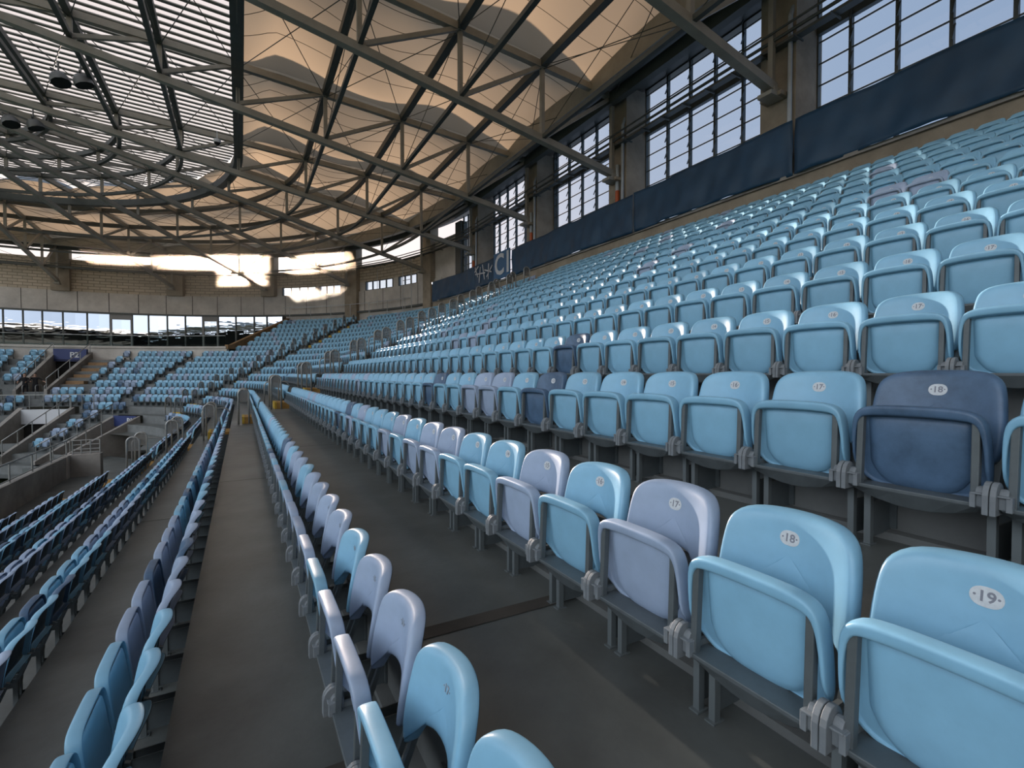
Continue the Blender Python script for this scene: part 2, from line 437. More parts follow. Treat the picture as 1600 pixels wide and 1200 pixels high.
def seat_mesh(lod):
    out = {}
    ob = outline_back(); op = outline_pan()
    if lod:
        op = op[::2]
        v, f = ringmesh(ob, [(.002, .055), (.001, .025), (.008, .004), (.028, .0)], xback, (0, .66), (.72, .4))
        out['back'] = (v, f, 'blue')
        v, f = ringmesh(op, [(0, .0), (0, -.055), (.030, -.055), (.036, -.012)], xpan, (0, .44), (), lip_pan)
        out['pan'] = (v, f, 'blue')
    else:
        v, f = ringmesh(ob, [(.003, .060), (0, .040), (.002, .016), (.010, .004), (.030, .0)], xback, (0, .66), (.78, .5, .25))
        out['back'] = (v, f, 'blue')
        v, f = ringmesh(op, [(.004, .0), (0, -.03), (.001, -.050), (.004, -.059), (.010, -.061), (.034, -.061), (.039, -.058), (.041, -.045), (.043, -.010)], xpan, (0, .44), (.8, .4), lip_pan)
        out['pan'] = (v, f, 'blue')
    # panel bulging out between the tubes
    a = MB()
    iy = [-.172, -.155, -.12, -.06, 0, .06, .12, .155, .172]
    zt = .608
    if lod: iy = [-.168, -.11, 0, .11, .168]
    cols = []
    for y in iy:
        u = abs(y) / .172
        zb = .298 + .10 * max(0, (u - .45) / .55) ** 2.5
        ztt = zt - .015 * u ** 6
        ks = (0, .06, .3, .6, .94, 1) if not lod else (0, .1, .9, 1)
        for s_ in ks:
            z = zb + (ztt - zb) * s_
            e = 1 if (0 < s_ < 1 and u < .97) else 0
            bulge = e * (.016 + .010 * (1 - u * u) * sin(pi * s_))
            cols.append((xpan(y, z) - .014 - bulge, y, z))
    k = 6 if not lod else 4
    fs = [(i * k + j, i * k + j + 1, (i + 1) * k + j + 1, (i + 1) * k + j) for i in range(len(iy) - 1) for j in range(k - 1)]
    out['bulge'] = (cols, fs, 'blue')
    # frame: two tubes and the curved bar under them
    fr = MB()
    for s_ in (-1, 1):
        fr.bar((-.128, s_ * .190, .29), (-.116, s_ * .188, .598), .024, .028, 'grey', up=(1, 0, 0))
    ys = [-.215, -.19, -.13, -.06, 0, .06, .13, .19, .215] if not lod else [-.215, -.1, .1, .215]
    vv = []
    for y in ys:
        sag = .012 + .048 * (1 - (y / .215) ** 2)
        for x, z in ((-.152, .304), (-.152, .290), (-.118, .286 - sag), (-.05, .286 - sag), (-.05, .304)):
            vv.append((x, y, z))
    ff = [(i * 5 + j, i * 5 + (j + 1) % 5, (i + 1) * 5 + (j + 1) % 5, (i + 1) * 5 + j) for i in range(len(ys) - 1) for j in range(5)]
    ff += [(0, 1, 2, 3, 4), tuple(len(vv) - 5 + q for q in (4, 3, 2, 1, 0))]
    fr.add(vv, ff, 'grey')
    out['frame'] = (fr.v, fr.f, 'grey')
    # hinge: round-topped plate and the boss joining it to the tube (for the +y side)
    hg = MB()
    na = 8 if not lod else 4
    pr = [(-.095, .272), (-.182, .272), (-.182, .33)] + [(-.138 - .044 * cos(a_), .335 + .055 * sin(a_)) for a_ in np.linspace(.15, pi * .85, na)] + [(-.095, .33)]
    def plate(y0, y1, pr):
        n_ = len(pr)
        hg.add([(x, y0, z) for x, z in pr] + [(x, y1, z) for x, z in pr],
               [tuple(range(n_)), tuple(range(2 * n_ - 1, n_ - 1, -1))] + [(i, (i + 1) % n_, n_ + (i + 1) % n_, n_ + i) for i in range(n_)], 'hinge')
    plate(.221, .2385, pr)
    if not lod:
        cx_, cz_ = -.138, .332
        plate(.196, .221, [(cx_ + (x - cx_) * .62 + .01, cz_ + (z - cz_) * .62) for x, z in pr])
        hg.box(-.165, -.118, .183, .20, .29, .345, 'hinge')
        hg.box(-.168, -.118, .188, .222, .340, .347, 'hinge')
    out['hinge'] = (hg.v, hg.f, 'hinge')
    lg = MB()
    lg.box(-.016, .014, -.013, .013, 0, .31, 'leg')
    lg.bar((.004, 0, .30), (.085, 0, .50), .020, .022, 'leg')
    if not lod:
        lg.box(-.05, .015, -.016, .016, .262, .30, 'leg')
        lg.box(-.10, .02, -.008, .008, .28, .325, 'leg')
    lg.box(.014, .205, -.003, .003, .03, .19, 'grey')
    if not lod:
        lg.box(.196, .208, -.03, .03, .045, .21, 'grey')
        lg.tube([(.185, .0 + .02, .13), (.197, .0 + .02, .13)], .011, 'leg', 6)
        lg.box(-.03, .03, -.02, .02, .0, .006, 'leg')
    out['leg'] = (lg.v, lg.f, 'leg', lg.m, lg.mats)
    return out
HI = seat_mesh(0)
def mk(name, v, f, m, subd=0, solid=0, bev=0, smooth=True):
    a = MB(); a.add(v, f, m); o = a.build(name, smooth=smooth)
    if solid:
        q = o.modifiers.new('s', 'SOLIDIFY'); q.thickness = solid; q.offset = 0
    if bev:
        q = o.modifiers.new('b', 'BEVEL'); q.width = bev; q.segments = 2; q.limit_method = 'ANGLE'
    if subd:
        q = o.modifiers.new('u', 'SUBSURF'); q.levels = subd; q.render_levels = subd
    apply_mods(o); me = o.data; bpy.data.objects.remove(o)
    me.name = name
    return me
me_back = mk('backrest', *HI['back'], subd=1, solid=.006)
pv, pf, _ = HI['pan']; bv, bf, _ = HI['bulge']
me_pan = mk('seat_pan', pv, pf, 'blue', subd=1, solid=.005)
me_bul = mk('panel', bv, bf, 'blue', subd=1)
def join(name, meshes):
    bm = bmesh.new()
    for q in meshes: bm.from_mesh(q)
    me = bpy.data.meshes.new(name); bm.to_mesh(me); bm.free()
    for m_ in meshes[0].materials: me.materials.append(m_)
    me.polygons.foreach_set('use_smooth', [True] * len(me.polygons))
    return me
me_pan = join('seat_pan', [me_pan, me_bul])
me_frame = mk('seat_frame', *HI['frame'], bev=.003, smooth=False)
hv, hf, _ = HI['hinge']
me_hinge = {1: mk('hinge', hv, hf, 'hinge', bev=.002, smooth=False),
            -1: mk('hinge', [(x, -y, z) for x, y, z in hv], hf, 'hinge', bev=.002, smooth=False)}
a = MB(); lv, lf, _, lm, lms = HI['leg']
a.v, a.f, a.m, a.mats = list(lv), list(lf), list(lm), list(lms)
o = a.build('leg'); me_leg = o.data; bpy.data.objects.remove(o)
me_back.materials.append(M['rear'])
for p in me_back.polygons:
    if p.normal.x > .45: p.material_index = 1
def recol(me, m):
    q = me.copy(); q.materials[0] = M[m]; return q
BACK = {'blue': me_back, 'lav': recol(me_back, 'lav'), 'navy': recol(me_back, 'navy')}
PAN = {'blue': me_pan, 'lav': recol(me_pan, 'lav'), 'navy': recol(me_pan, 'navy')}
# badge: oval plate that follows the back
a = MB(); N = 20
pts = []
for i in range(N):
    t_ = 2 * pi * i / N
    y = .024 * (abs(cos(t_)) ** .75) * (1 if cos(t_) > 0 else -1) * 1.35; z = .0245 * sin(t_)
    pts.append((y, .712 + z))
vv = [(xback(y, z) - .0045, y, z) for y, z in pts] + [(xback(y, z) - .002, y, z) for y, z in pts]
a.add(vv, [tuple(range(N))[::-1]] + [(i, (i + 1) % N, N + (i + 1) % N, N + i) for i in range(N)], 'badge')
o = a.build('number_badge'); me_badge = o.data; bpy.data.objects.remove(o)
def text_mesh(txt, size, m, ext=.0006):
    cu = bpy.data.curves.new('t', 'FONT'); cu.body = txt; cu.size = size; cu.align_x = 'CENTER'; cu.align_y = 'CENTER'; cu.extrude = ext; cu.offset = size * .022
    cu.resolution_u = 3
    o = bpy.data.objects.new('t', cu); C.objects.link(o)
    dg = bpy.context.evaluated_depsgraph_get(); dg.update()
    me = bpy.data.meshes.new_from_object(o.evaluated_get(dg))
    bpy.data.objects.remove(o)
    me.materials.clear(); me.materials.append(M[m])
    return me
DIG = {}
def digits(n, m):
    if (n, m) not in DIG:
        me = text_mesh('\u00b7%d\u00b7' % n, .036, m)
        # text lies in XY facing +Z; turn it to face -x with its reading direction along -y, on the back's slope
        R = Matrix(((0, 0, -1, 0), (-1, 0, 0, 0), (0, 1, 0, 0), (0, 0, 0, 1)))
        sh = Matrix.Identity(4); sh[0][2] = .17
        me.transform(Matrix.Translation((xback(0, .712) - .0052, 0, .712)) @ sh @ R)
        DIG[(n, m)] = me
    return DIG[(n, m)]

# ---------------------------------------------------------------- where the seats stand
seats = []      # (n, number, x, y, z, rz, colour, block)
NAVY = {(1, 18), (1, 12), (2, 10), (-4, 17), (1, 6), (-1, 4), (0, 3)}
LAV = {(0, 17), (0, 15), (0, 12), (0, 11), (0, 9), (0, 5), (-1, 15), (-1, 13), (-1, 12), (-1, 16), (-1, 10), (1, 10), (1, 9), (-2, 12), (-2, 9)}
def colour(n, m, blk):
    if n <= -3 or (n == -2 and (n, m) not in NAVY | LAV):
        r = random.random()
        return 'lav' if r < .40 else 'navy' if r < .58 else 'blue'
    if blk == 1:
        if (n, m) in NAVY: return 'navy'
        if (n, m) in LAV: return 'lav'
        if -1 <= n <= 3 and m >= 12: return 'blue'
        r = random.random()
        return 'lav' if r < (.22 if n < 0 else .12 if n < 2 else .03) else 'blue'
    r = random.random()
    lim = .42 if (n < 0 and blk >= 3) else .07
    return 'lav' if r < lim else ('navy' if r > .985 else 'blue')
for n in range(-7, 13):
    tend = 18.6 + .1 * max(n, 0) if n > -5 else 18.3
    for m in range(24, -22, -1):
        y = .90 - .045 * n + (18 - m) * .48
        if y > tend - .2: break
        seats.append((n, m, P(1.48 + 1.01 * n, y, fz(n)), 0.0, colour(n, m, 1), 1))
def block(n, t0, t1, blk):
    o_ = 1.48 + 1.01 * n
    t = t0
    while True:
        s_ = dt(o_, .48, t)
        if t + s_ > t1: break
        tt = t + s_ / 2
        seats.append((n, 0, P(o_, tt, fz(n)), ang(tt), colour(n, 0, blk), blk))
        t += s_
for n in range(-4, 13):
    block(n, 20.2 + .1 * n, 41.8 - dt(1.5 + n, .65, 41.8), 2)
for n in range(-3, 13):
    a0 = 41.8 + dt(1.5 + n, .65, 41.8)
    if n >= 6: block(n, a0, 49.0, 3)
    elif n >= -1:
        block(n, a0, 51.3, 3)
    else: block(n, a0 if n > -3 else 50.2, 51.3 if n > -3 else 55.2, 3)
for n in range(-1, 6):
    block(n, 52.3, 56.9, 3)
    if n >= 1: block(n, 57.35, 58.1, 3)
    if n >= 1: block(n, 63.1, 64.4, 4)
    if n >= 1: block(n, 65.0, 74, 4)
block(-2, 52.3, 60.3, 3); block(-1, 57.0, 60.4, 3); block(-2, 61.2, 63, 4); block(-3, 61.4, 63.2, 4)
for n in range(-7, -3): block(n, 51.9, 54.3, 3)

def depth(p):
    X, Y, Z = p[0], p[1], p[2] - ZC + .5
    r = X * cos(TH) - Y * sin(TH); fw = X * sin(TH) + Y * cos(TH)
    if fw < .1: return None
    return fw, 800 + F * r / fw, 584 - F * Z / fw
cand = []
for i, s_ in enumerate(seats):
    if s_[5] != 1: continue
    d = depth(s_[2])
    if not d: continue
    fw, px, py = d
    mgn = 330 / fw
    if -mgn < px < 1600 + mgn and -100 < py < 1200 + mgn: cand.append((fw, i))
cand.sort()
near = [i for _, i in cand[:298]]
near_set = set(near)
class _Rows(dict):
    def __missing__(self, n):
        if n == -1: return 'row between both walkways'
        if n >= 0: return '%s row above right walkway' % nth(n + 1)
        return '%s dark row left of walkways' % nth(-n - 1)
ROWS = _Rows()
CN = {'blue': 'light blue', 'lav': 'faded lavender blue', 'navy': 'dark navy'}
byrow = {}
for i in near: byrow.setdefault(seats[i][0], []).append(i)
for n, lst in byrow.items():
    lst.sort(key=lambda i: seats[i][2][1])
    for k, i in enumerate(lst):
        _, num, p, rz, col, _b = seats[i]
        root = empty('stadium_seat', p, rz)
        d = depth(p)
        shownum = (n >= 0 and 10 <= num and d[0] < 8.5)
        lab = CN[col] + ' seat'
        if shownum: lab += ' badge %d' % num
        lab += ', %s camera in %s' % (nth(k + 1) + ' from' if k else 'closest to', ROWS[n])
        tag(root, lab, 'seat', 'folding seats in the ' + ROWS[n])
        def part(name, me):
            q = bpy.data.objects.new(name, me); C.objects.link(q); q.parent = root
            return q
        part('backrest', BACK[col]); part('seat_pan', PAN[col]); part('seat_frame', me_frame)
        for s_ in (-1, 1):
            part('hinge', me_hinge[s_])
            l = part('leg', me_leg); l.location.y = s_ * .206
        if d[0] < 8.5 and n >= -1 and num >= 1:
            if n == -1:
                bq = part('number_badge', digits(num, 'faint'))
            else:
                bq = part('number_badge', me_badge)
                dq = bpy.data.objects.new('number', digits(num, 'digit')); C.objects.link(dq); dq.parent = bq

# all the seats farther off: past three hundred, one mass
LO = seat_mesh(1)
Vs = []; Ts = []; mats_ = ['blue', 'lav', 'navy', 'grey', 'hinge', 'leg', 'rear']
tv = []; tf = []; tm = []
def addp(v, f, m):
    b = len(tv); tv.extend(v)
    for q in f: tf.append([i + b for i in q]); tm.append(m)
addp(LO['back'][0], LO['back'][1], 0); addp(LO['pan'][0], LO['pan'][1], 0); addp(LO['bulge'][0], LO['bulge'][1], 0)
_v, _f = ringmesh(outline_back()[::2], [(.010, .050), (.020, .012)], lambda y, z: xback(y, z) + .004, (0, .655), (.6,)); addp(_v, _f, 6)  # dark sheet behind the back carries the same painted shade
addp(LO['frame'][0], LO['frame'][1], 3)
hv, hf, _ = LO['hinge']; addp(hv, hf, 4); addp([(x, -y, z) for x, y, z in hv], [f[::-1] for f in hf], 4)
for s_ in (-1, 1): addp([(x, y + s_ * .206, z) for x, y, z in LO['leg'][0]], LO['leg'][1], 5)
tv = np.array(tv, dtype=np.float64); nv = len(tv)
loops0 = np.array([i for q in tf for i in q], dtype=np.int64); tot0 = np.array([len(q) for q in tf], dtype=np.int64)
tm = np.array(tm)
far = [s_ for i, s_ in enumerate(seats) if i not in near_set]
allv = np.empty((len(far) * nv, 3)); alll = np.empty(len(far) * len(loops0), dtype=np.int64)
allm = np.empty(len(far) * len(tm), dtype=np.int64)
for k, s_ in enumerate(far):
    _, num, p, rz, col, _b = s_
    c_, s2 = cos(rz), sin(rz)
    x = tv[:, 0] * c_ - tv[:, 1] * s2 + p[0]; y = tv[:, 0] * s2 + tv[:, 1] * c_ + p[1]
    allv[k * nv:(k + 1) * nv] = np.stack([x, y, tv[:, 2] + p[2]], 1)
    alll[k * len(loops0):(k + 1) * len(loops0)] = loops0 + k * nv
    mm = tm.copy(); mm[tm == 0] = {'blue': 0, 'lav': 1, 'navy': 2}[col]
    allm[k * len(tm):(k + 1) * len(tm)] = mm
me = bpy.data.meshes.new('stadium_seat')
me.vertices.add(len(allv)); me.vertices.foreach_set('co', allv.ravel())
tots = np.tile(tot0, len(far)); starts = np.concatenate([[0], np.cumsum(tots)[:-1]])
me.loops.add(len(alll)); me.loops.foreach_set('vertex_index', alll)
me.polygons.add(len(tots)); me.polygons.foreach_set('loop_start', starts); me.polygons.foreach_set('loop_total', tots)
for m_ in mats_: me.materials.append(M[m_])
me.polygons.foreach_set('material_index', allm)
me.polygons.foreach_set('use_smooth', np.isin(allm, [0, 1, 2]))
me.update(calc_edges=True); me.validate()
o = bpy.data.objects.new('stadium_seat', me); C.objects.link(o)
tag(o, 'hundreds of small light blue seats filling the distant curved stand', 'seat', kind='stuff')
print('seats', len(seats), 'verts', len(allv))

# ---------------------------------------------------------------- right-hand wall, parapet, far wall
mb = MB()
strip(mb, -60, 34.7, rect(14.02, 14.3, fz(13) - .1, 5.70), 'column')
strip(mb, -60, 34.7, rect(13.93, 14.3, 5.70, 5.80), 'conc')
o = mb.build('wall_right'); tag(o, 'brown concrete wall behind the top seat row', 'wall', kind='structure')
# parapet, panel by panel
mb = MB()
strip(mb, 34.7, 49.4, rect(14.9, 15.1, fz(13) - .1, 5.9), 'para')
strip(mb, 34.7, 75, rect(14.86, 15.1, 5.95, 7.85), 'para')
t = 35.4
while t < 75:
    strip(mb, t, t + .045, rect(14.85, 14.9, 5.95, 7.85), 'joint'); t += 1.75
strip(mb, 34.7, 75, rect(14.6, 15.1, 5.80, 5.95), 'dsteel')
o = mb.build('wall_far_parapet'); tag(o, 'curved band of grey concrete parapet panels round the corner', 'wall', kind='structure')
def brick_strip(t0, t1, h0, h1, name='wall_far'):
    ts = tsteps(t0, t1, .8); vs_ = []; uv = []
    for t in ts:
        for (o_, h) in rect(15.0, 15.3, h0, h1): vs_.append(P(o_, t, h)); uv.append((t * 1.36, h))
    k = 4; fs = []
    for i in range(len(ts) - 1):
        for j in range(4):
            j2 = (j + 1) % 4; fs.append((i * 4 + j, (i + 1) * 4 + j, (i + 1) * 4 + j2, i * 4 + j2))
    fs += [(0, 1, 2, 3), tuple(len(vs_) - 4 + j for j in (3, 2, 1, 0))]
    a = MB(); a.add(vs_, fs, 'brick'); o = a.build(name, normals=True)
    l = o.data.uv_layers.new(name='UVMap')
    for lp in o.data.loops: l.data[lp.index].uv = uv[lp.vertex_index]
    return o
SEG = [(35.9, 43.6, 'strip'), (43.6, 50.7, 'strip'), (50.7, 57.5, 'open'), (57.5, 64.3, 'full'), (64.3, 75, 'full')]
k = 0
for t0, t1, kind in SEG:
    if kind == 'strip':
        o = brick_strip(t0, t1, 8.72, 10.25); tag(o, 'pale block wall above a strip of small windows', 'wall', kind='structure')
    elif kind == 'open':
        o = brick_strip(t0, t1, 7.85, 9.6); tag(o, 'low brick wall under the gap where the sun stands', 'wall', kind='structure')
        o = brick_strip(50.9, 51.4, 9.6, 10.75); tag(o, 'narrow brick pier right of the gap where the sun stands', 'wall', kind='structure')
        o = brick_strip(54.3, t1, 9.6, 10.75); tag(o, 'brick wall beside the gap where the sun stands', 'wall', kind='structure')
    else:
        o = brick_strip(t0, t1, 7.85, 10.85); tag(o, 'tall brick wall above the parapet panels', 'wall', kind='structure')
# strip windows
wi = 1
for t0, t1 in ((37.4, 39.2), (39.8, 42.4), (44.7, 46.6), (46.9, 49.7)):
    fr = MB()
    strip(fr, t0, t1, rect(14.95, 15.1, 7.85, 7.92), 'dsteel'); strip(fr, t0, t1, rect(14.95, 15.1, 8.66, 8.72), 'dsteel')
    nn = int(round((t1 - t0) / .68))
    for i in range(nn + 1):
        t = t0 + (t1 - t0) * i / nn
        strip(fr, t - .03, t + .03, rect(14.95, 15.08, 7.9, 8.7), 'dsteel')
    o = fr.build('window_%d' % wi); wi += 1
    tag(o, 'short strip of small windows under the pale block wall', 'window', kind='structure')
    g = MB(); strip(g, t0, t1, rect(15.02, 15.03, 7.9, 8.7), 'glass'); g.build('pane', o)
mb = MB()
for a, b in ((35.9, 37.4), (39.2, 39.8), (42.4, 44.7), (46.6, 46.9), (49.7, 50.7)):
    strip(mb, a, b, rect(15.0, 15.3, 7.85, 8.72), 'para')
o = mb.build('wall_far_pier'); tag(o, 'pale wall piers between the strip windows', 'wall', kind='structure')

# glass front of the far boxes
gt = [49.6, 50.9, 51.9, 53.3, 54.6, 55.7, 56.9, 58.1, 59.3, 60.3, 61.6, 62.9, 64.2, 65.5, 66.8, 68.1, 69.4, 70.7, 72.0, 73.3, 74.6]
for i in range(len(gt) - 1):
    t0, t1 = gt[i], gt[i + 1]
    door = i in (4, 9)
    fr = MB()
    w = .05 if not door else .13
    mt = 'dsteel' if not door else 'mesh'
    for t in (t0, t1 - dt(14.8, w, t1)):
        strip(fr, t, t + dt(14.8, w, t), rect(14.72, 14.86, 2.4, 5.82), mt)
    strip(fr, t0, t1, rect(14.74, 14.86, 2.36, 2.45), mt)
    if door: strip(fr, t0, t1, rect(14.72, 14.86, 5.3, 5.82), mt)
    if door: o = fr.build('door_%d' % (1 if i == 4 else 2)); tag(o, 'grey framed glass door in the far glazed front', 'door', kind='structure')
    else:
        o = fr.build('window_%d' % wi); wi += 1; tag(o, 'tall reflecting pane in the far glazed front', 'window', kind='structure')
    g = MB(); strip(g, t0, t1, rect(14.80, 14.82, 2.42, 5.8), 'mirror'); g.build('pane', o)
mb = MB()
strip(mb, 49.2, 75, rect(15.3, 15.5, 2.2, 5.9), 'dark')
o = mb.build('wall_far_back'); tag(o, 'dark room behind the glazed front', 'wall', kind='structure')
mb = MB()
strip(mb, 49.2, 75, rect(ro(5) - .12, 15.5, 2.14, 2.32), 'para')
strip(mb, 49.2, 75, rect(ro(5) - .02, ro(5) + .25, fz(5), 2.14), 'para')
o = mb.build('floor_balcony'); tag(o, 'pale concrete ledge in front of the glazed boxes', 'floor', kind='structure')
# stepped cheek wall where the rows climb past the glazed front
mb = MB()
strip(mb, 49.05, 49.35, [(ro(5) - .05, 2.1), (14.85, 2.1), (14.85, 5.6), (ro(5) + .3, 2.45), (ro(5) - .05, 2.45)], 'wood')
o = mb.build('wall_cheek'); tag(o, 'brown wall climbing beside the glazed front', 'wall', kind='structure')
# glass balustrade on the ledge
mb = MB(); strip(mb, 49.4, 75, rect(ro(5) + .06, ro(5) + .075, 2.3, 3.2), 'clear')
rl = MB(); strip(rl, 49.4, 75, rect(ro(5) + .05, ro(5) + .09, 3.2, 3.24), 'rail')
o = rl.build('balustrade'); tag(o, 'glass balustrade along the ledge before the far glazed boxes', 'balustrade')
mb.build('glass_panel', o)

mb = MB(); strip(mb, 33.0, 35.4, rect(14.9, 15.3, 5.6, 10.9), 'para'); strip(mb, 32.4, 33.0, rect(14.7, 15.3, 5.6, 11.6), 'dsteel')
o = mb.build('wall_far_end'); tag(o, 'grey wall and dark duct beyond the last column of the right wall', 'wall', kind='structure')
mb = MB()
for t in (30.85, 31.35, 31.85, 32.35): strip(mb, t - .035, t + .035, rect(14.9, 15.0, 5.6, 11.9), 'dsteel')
for k in range(10): strip(mb, 30.85, 32.4, rect(14.9, 14.95, 5.6 + .64 * k, 5.64 + .64 * k), 'dsteel')
o = mb.build('window_%d' % wi); wi += 1; tag(o, 'narrow louvre window beyond the last column of the right wall', 'window', kind='structure')
g = MB(); strip(g, 30.85, 32.4, rect(14.97, 14.98, 5.6, 11.9), 'glass'); g.build('pane', o)

# ---------------------------------------------------------------- columns
COLT = [-12.6, -5.5, 1.6, 8.7, 15.8, 22.8, 30.2, 35.9, 43.5, 50.7, 57.5, 64.3]
for i, t in enumerate(COLT):
    mb = MB(); w = .55 if t < 40 else .72
    w_ = dt(14.5, w, t)
    top = 12.2 if t < 33 else 12.9
    bot = 6.0 if t < 34 else (7.8 if t > 49 else 4.6)
    strip(mb, t - w_, t + w_, rect(14.32 if t < 33 else 14.5, 15.7 if t < 33 else 15.3, fz(13) - .1 if t < 33 else bot, top), 'column')
    if t < 34:
        strip(mb, t - w_ * .6, t + w_ * .6, rect(13.95, 14.35, 8.30, 8.42), 'column')
    o = mb.build('concrete_column')
    if t < 34:
        names = {1.6: 'beside the top right windows', 8.7: 'right of the large louvre window', 15.8: 'left of the large louvre window',
                 22.8: 'third from the camera on the right wall', 30.2: 'fourth from the camera on the right wall'}
        lab = 'tall beige concrete column, ' + names.get(t, 'behind the camera at the top of stand')
    else:
        lab = 'tall concrete column on the far curved wall, ' + {35.9: 'beside the end of the navy tarpaulins', 43.5: 'between the two window strips',
               50.7: 'just right of the sun', 57.5: 'just left of the sun', 64.3: 'at the left end'}[t]
    tag(o, lab, 'column', 'concrete columns of the outer wall')
    if -1 < t < 34:
        mb = MB(); yy = t - w_ + .12
        mb.tube([P(14.22, yy, 5.3), P(14.22, yy, 10.6), P(14.35, yy, 10.9)], .065, 'bright', 10)
        o = mb.build('rain_pipe'); tag(o, 'bare metal rain pipe beside the concrete column, %s from the camera' % nth(COLT.index(t) - 1), 'pipe', 'pipes beside the columns')
        if t > 10:
            mb = MB(); mb.tube([P(14.2, yy + .3, 5.3), P(14.2, yy + .3, 7.9)], .09, 'orange', 10); mb.tube([P(14.2, yy + .3, 7.9), P(14.2, yy + .3, 9.0)], .09, 'bright', 10)
            o = mb.build('hydrant_pipe'); tag(o, 'pipe with orange lower half on the concrete column, %s from the camera' % nth(COLT.index(t) - 1), 'pipe', 'orange pipes on the columns')

# ---------------------------------------------------------------- louvre windows of the right wall
bays = [(-4.9, 1.0), (2.15, 8.15), (9.25, 15.25), (16.35, 22.25), (23.35, 29.6)]
for bi, (y0, y1) in enumerate(bays):
    fr = MB()
    X = 15.5
    ys = [7.24 + 1.135 * k for k in range(-12, 24) if y0 + .1 < 7.24 + 1.135 * k < y1 - .1] + [y0, y1]
    for y in ys:
        fr.box(X - .07, X + .07, y - .04, y + .04, ZC + 5.5, ZC + 12.4, 'dsteel')
    fr.box(X - .1, X + .06, y0, y1, ZC + 10.35, ZC + 10.6, 'dsteel')
    fr.box(X - .06, X + .06, y0, y1, ZC + 12.3, ZC + 12.5, 'dsteel')
    hs = [5.55 + .655 * i for i in range(11)]
    for h in hs:
        fr.box(X - .02, X + .02, y0, y1, ZC + h - .018, ZC + h + .018, 'dsteel')
        for y in ys[:-2]:
            fr.bar((X - .06, y - .07, ZC + h + .50), (X - .26, y - .07, ZC + h + .04), .035, .035, 'dsteel')
    o = fr.build('window_%d' % wi); wi += 1
    tag(o, 'tall louvre window with thin dark bars on the right wall', 'window', kind='structure')
    g = MB()
    for h in hs[:-1]:
        p = [(X + .02, y0, h + .62), (X + .02, y1, h + .62), (X - .05, y1, h + .02), (X - .05, y0, h + .02)]
        g.add([(a_, b_, ZC + c_) for a_, b_, c_ in p], [(0, 1, 2, 3)], 'glass')
    g.build('pane', o, normals=False)
# cable tray and pipe in front of the windows
mb = MB()
ts = [-9, 10, 20, 30] + [32 + i * 2 for i in range(22)]
for dx, dz, r in ((0, 0, .05), (-.12, .16, .035), (.1, -.12, .03)):
    mb.tube([P(14.0 + dx, t, 10.0 + dz) for t in ts], r, 'dsteel', 6)
strip(mb, -9, 74, rect(14.05, 14.3, 9.80, 9.87), 'dsteel')
for i in range(0, 80): 
    t = -8 + i
    mb.bar(P(13.9, t, 9.76), P(14.4, t, 9.76), .04, .05, 'dsteel')
o = mb.build('cable_tray'); tag(o, 'dark cable tray and pipes running across the columns and windows', 'cable tray')

# ---------------------------------------------------------------- tarpaulins and signs along the right wall
def tarp(t0, t1, lab, seed, h0=5.73, h1=7.29, m='tarp', name='tarpaulin', amp=.085, cat='tarpaulin', group='navy tarpaulins along the right wall'):
    rnd = random.Random(seed)
    ph = [rnd.uniform(0, 6) for _ in range(6)]
    nx = int((t1 - t0) / .12); nz = 14; vs_ = []
    for i in range(nx + 1):
        u = i / nx; t = t0 + (t1 - t0) * u
        for j in range(nz + 1):
            v = j / nz
            sag = .05 * sin(pi * u) * (1 - v)
            d = amp * (sin(2.3 * t + ph[0] + 2.0 * v) * .5 + sin(5.1 * t - 3.5 * v + ph[1]) * .35 + sin(9 * t + 5 * v + ph[2]) * .22 + .25 * sin(3 * t + 9 * v + ph[3]))
            vs_.append(P(13.86 + d * (.35 + .65 * (1 - v)), t, h0 + (h1 - h0) * v + sag + .02 * sin(t * 2 + ph[4]) * v))
    k = nz + 1
    fs = [(i * k + j, i * k + j + 1, (i + 1) * k + j + 1, (i + 1) * k + j) for i in range(nx) for j in range(nz)]
    a = MB(); a.add(vs_, fs, m); o = a.build(name, smooth=True, normals=False)
    q = o.modifiers.new('s', 'SOLIDIFY'); q.thickness = .01
    tag(o, lab, cat, group)
    return o
tarp(-7.0, 1.3, 'navy tarpaulin over the railing at the right end, nearest the camera', 1)
tarp(1.36, 7.9, 'second navy tarpaulin from the camera, under the big right window', 2)
tarp(7.97, 14.3, 'third navy tarpaulin from the camera, under the large middle louvre window', 3)
tarp(14.37, 24.3, 'long wrinkled navy tarpaulin just right of the blue letter sign', 4, amp=.08)
tarp(29.4, 34.6, 'crumpled dark navy tarpaulin at the far left end of the row', 5, amp=.10)
o = tarp(26.55, 29.35, 'grey and navy printed banner left of the blue letter sign', 6, amp=.03, name='banner', cat='banner', group=None)
mb = MB()
for a, b in (((28.5, 7.3), (29.3, 6.7)), ((28.6, 6.9), (29.6, 7.2)), ((29.0, 7.5), (29.05, 6.5)), ((29.9, 7.6), (29.6, 6.6)), ((29.5, 7.0), (31.0, 7.15)), ((30.2, 7.5), (30.4, 6.5)), ((30.5, 7.6), (31.1, 7.3)), ((31.0, 7.6), (30.6, 6.9))):
    mb.bar(P(13.80, a[0] - 1.85, a[1] - .45), P(13.80, b[0] - 1.85, b[1] - .45), .08, .015, 'white', up=(1, 0, 0))
mb.build('printed_mark', o)
mb = MB(); mb.box(13.78, 13.84, 24.4, 26.4, ZC + 5.8, ZC + 7.42, 'sign')
sg = mb.build('letter_sign'); tag(sg, 'blue sector sign with white letters C1 among the tarpaulins', 'sign')
me = text_mesh('C1', 1.75, 'white', .01)
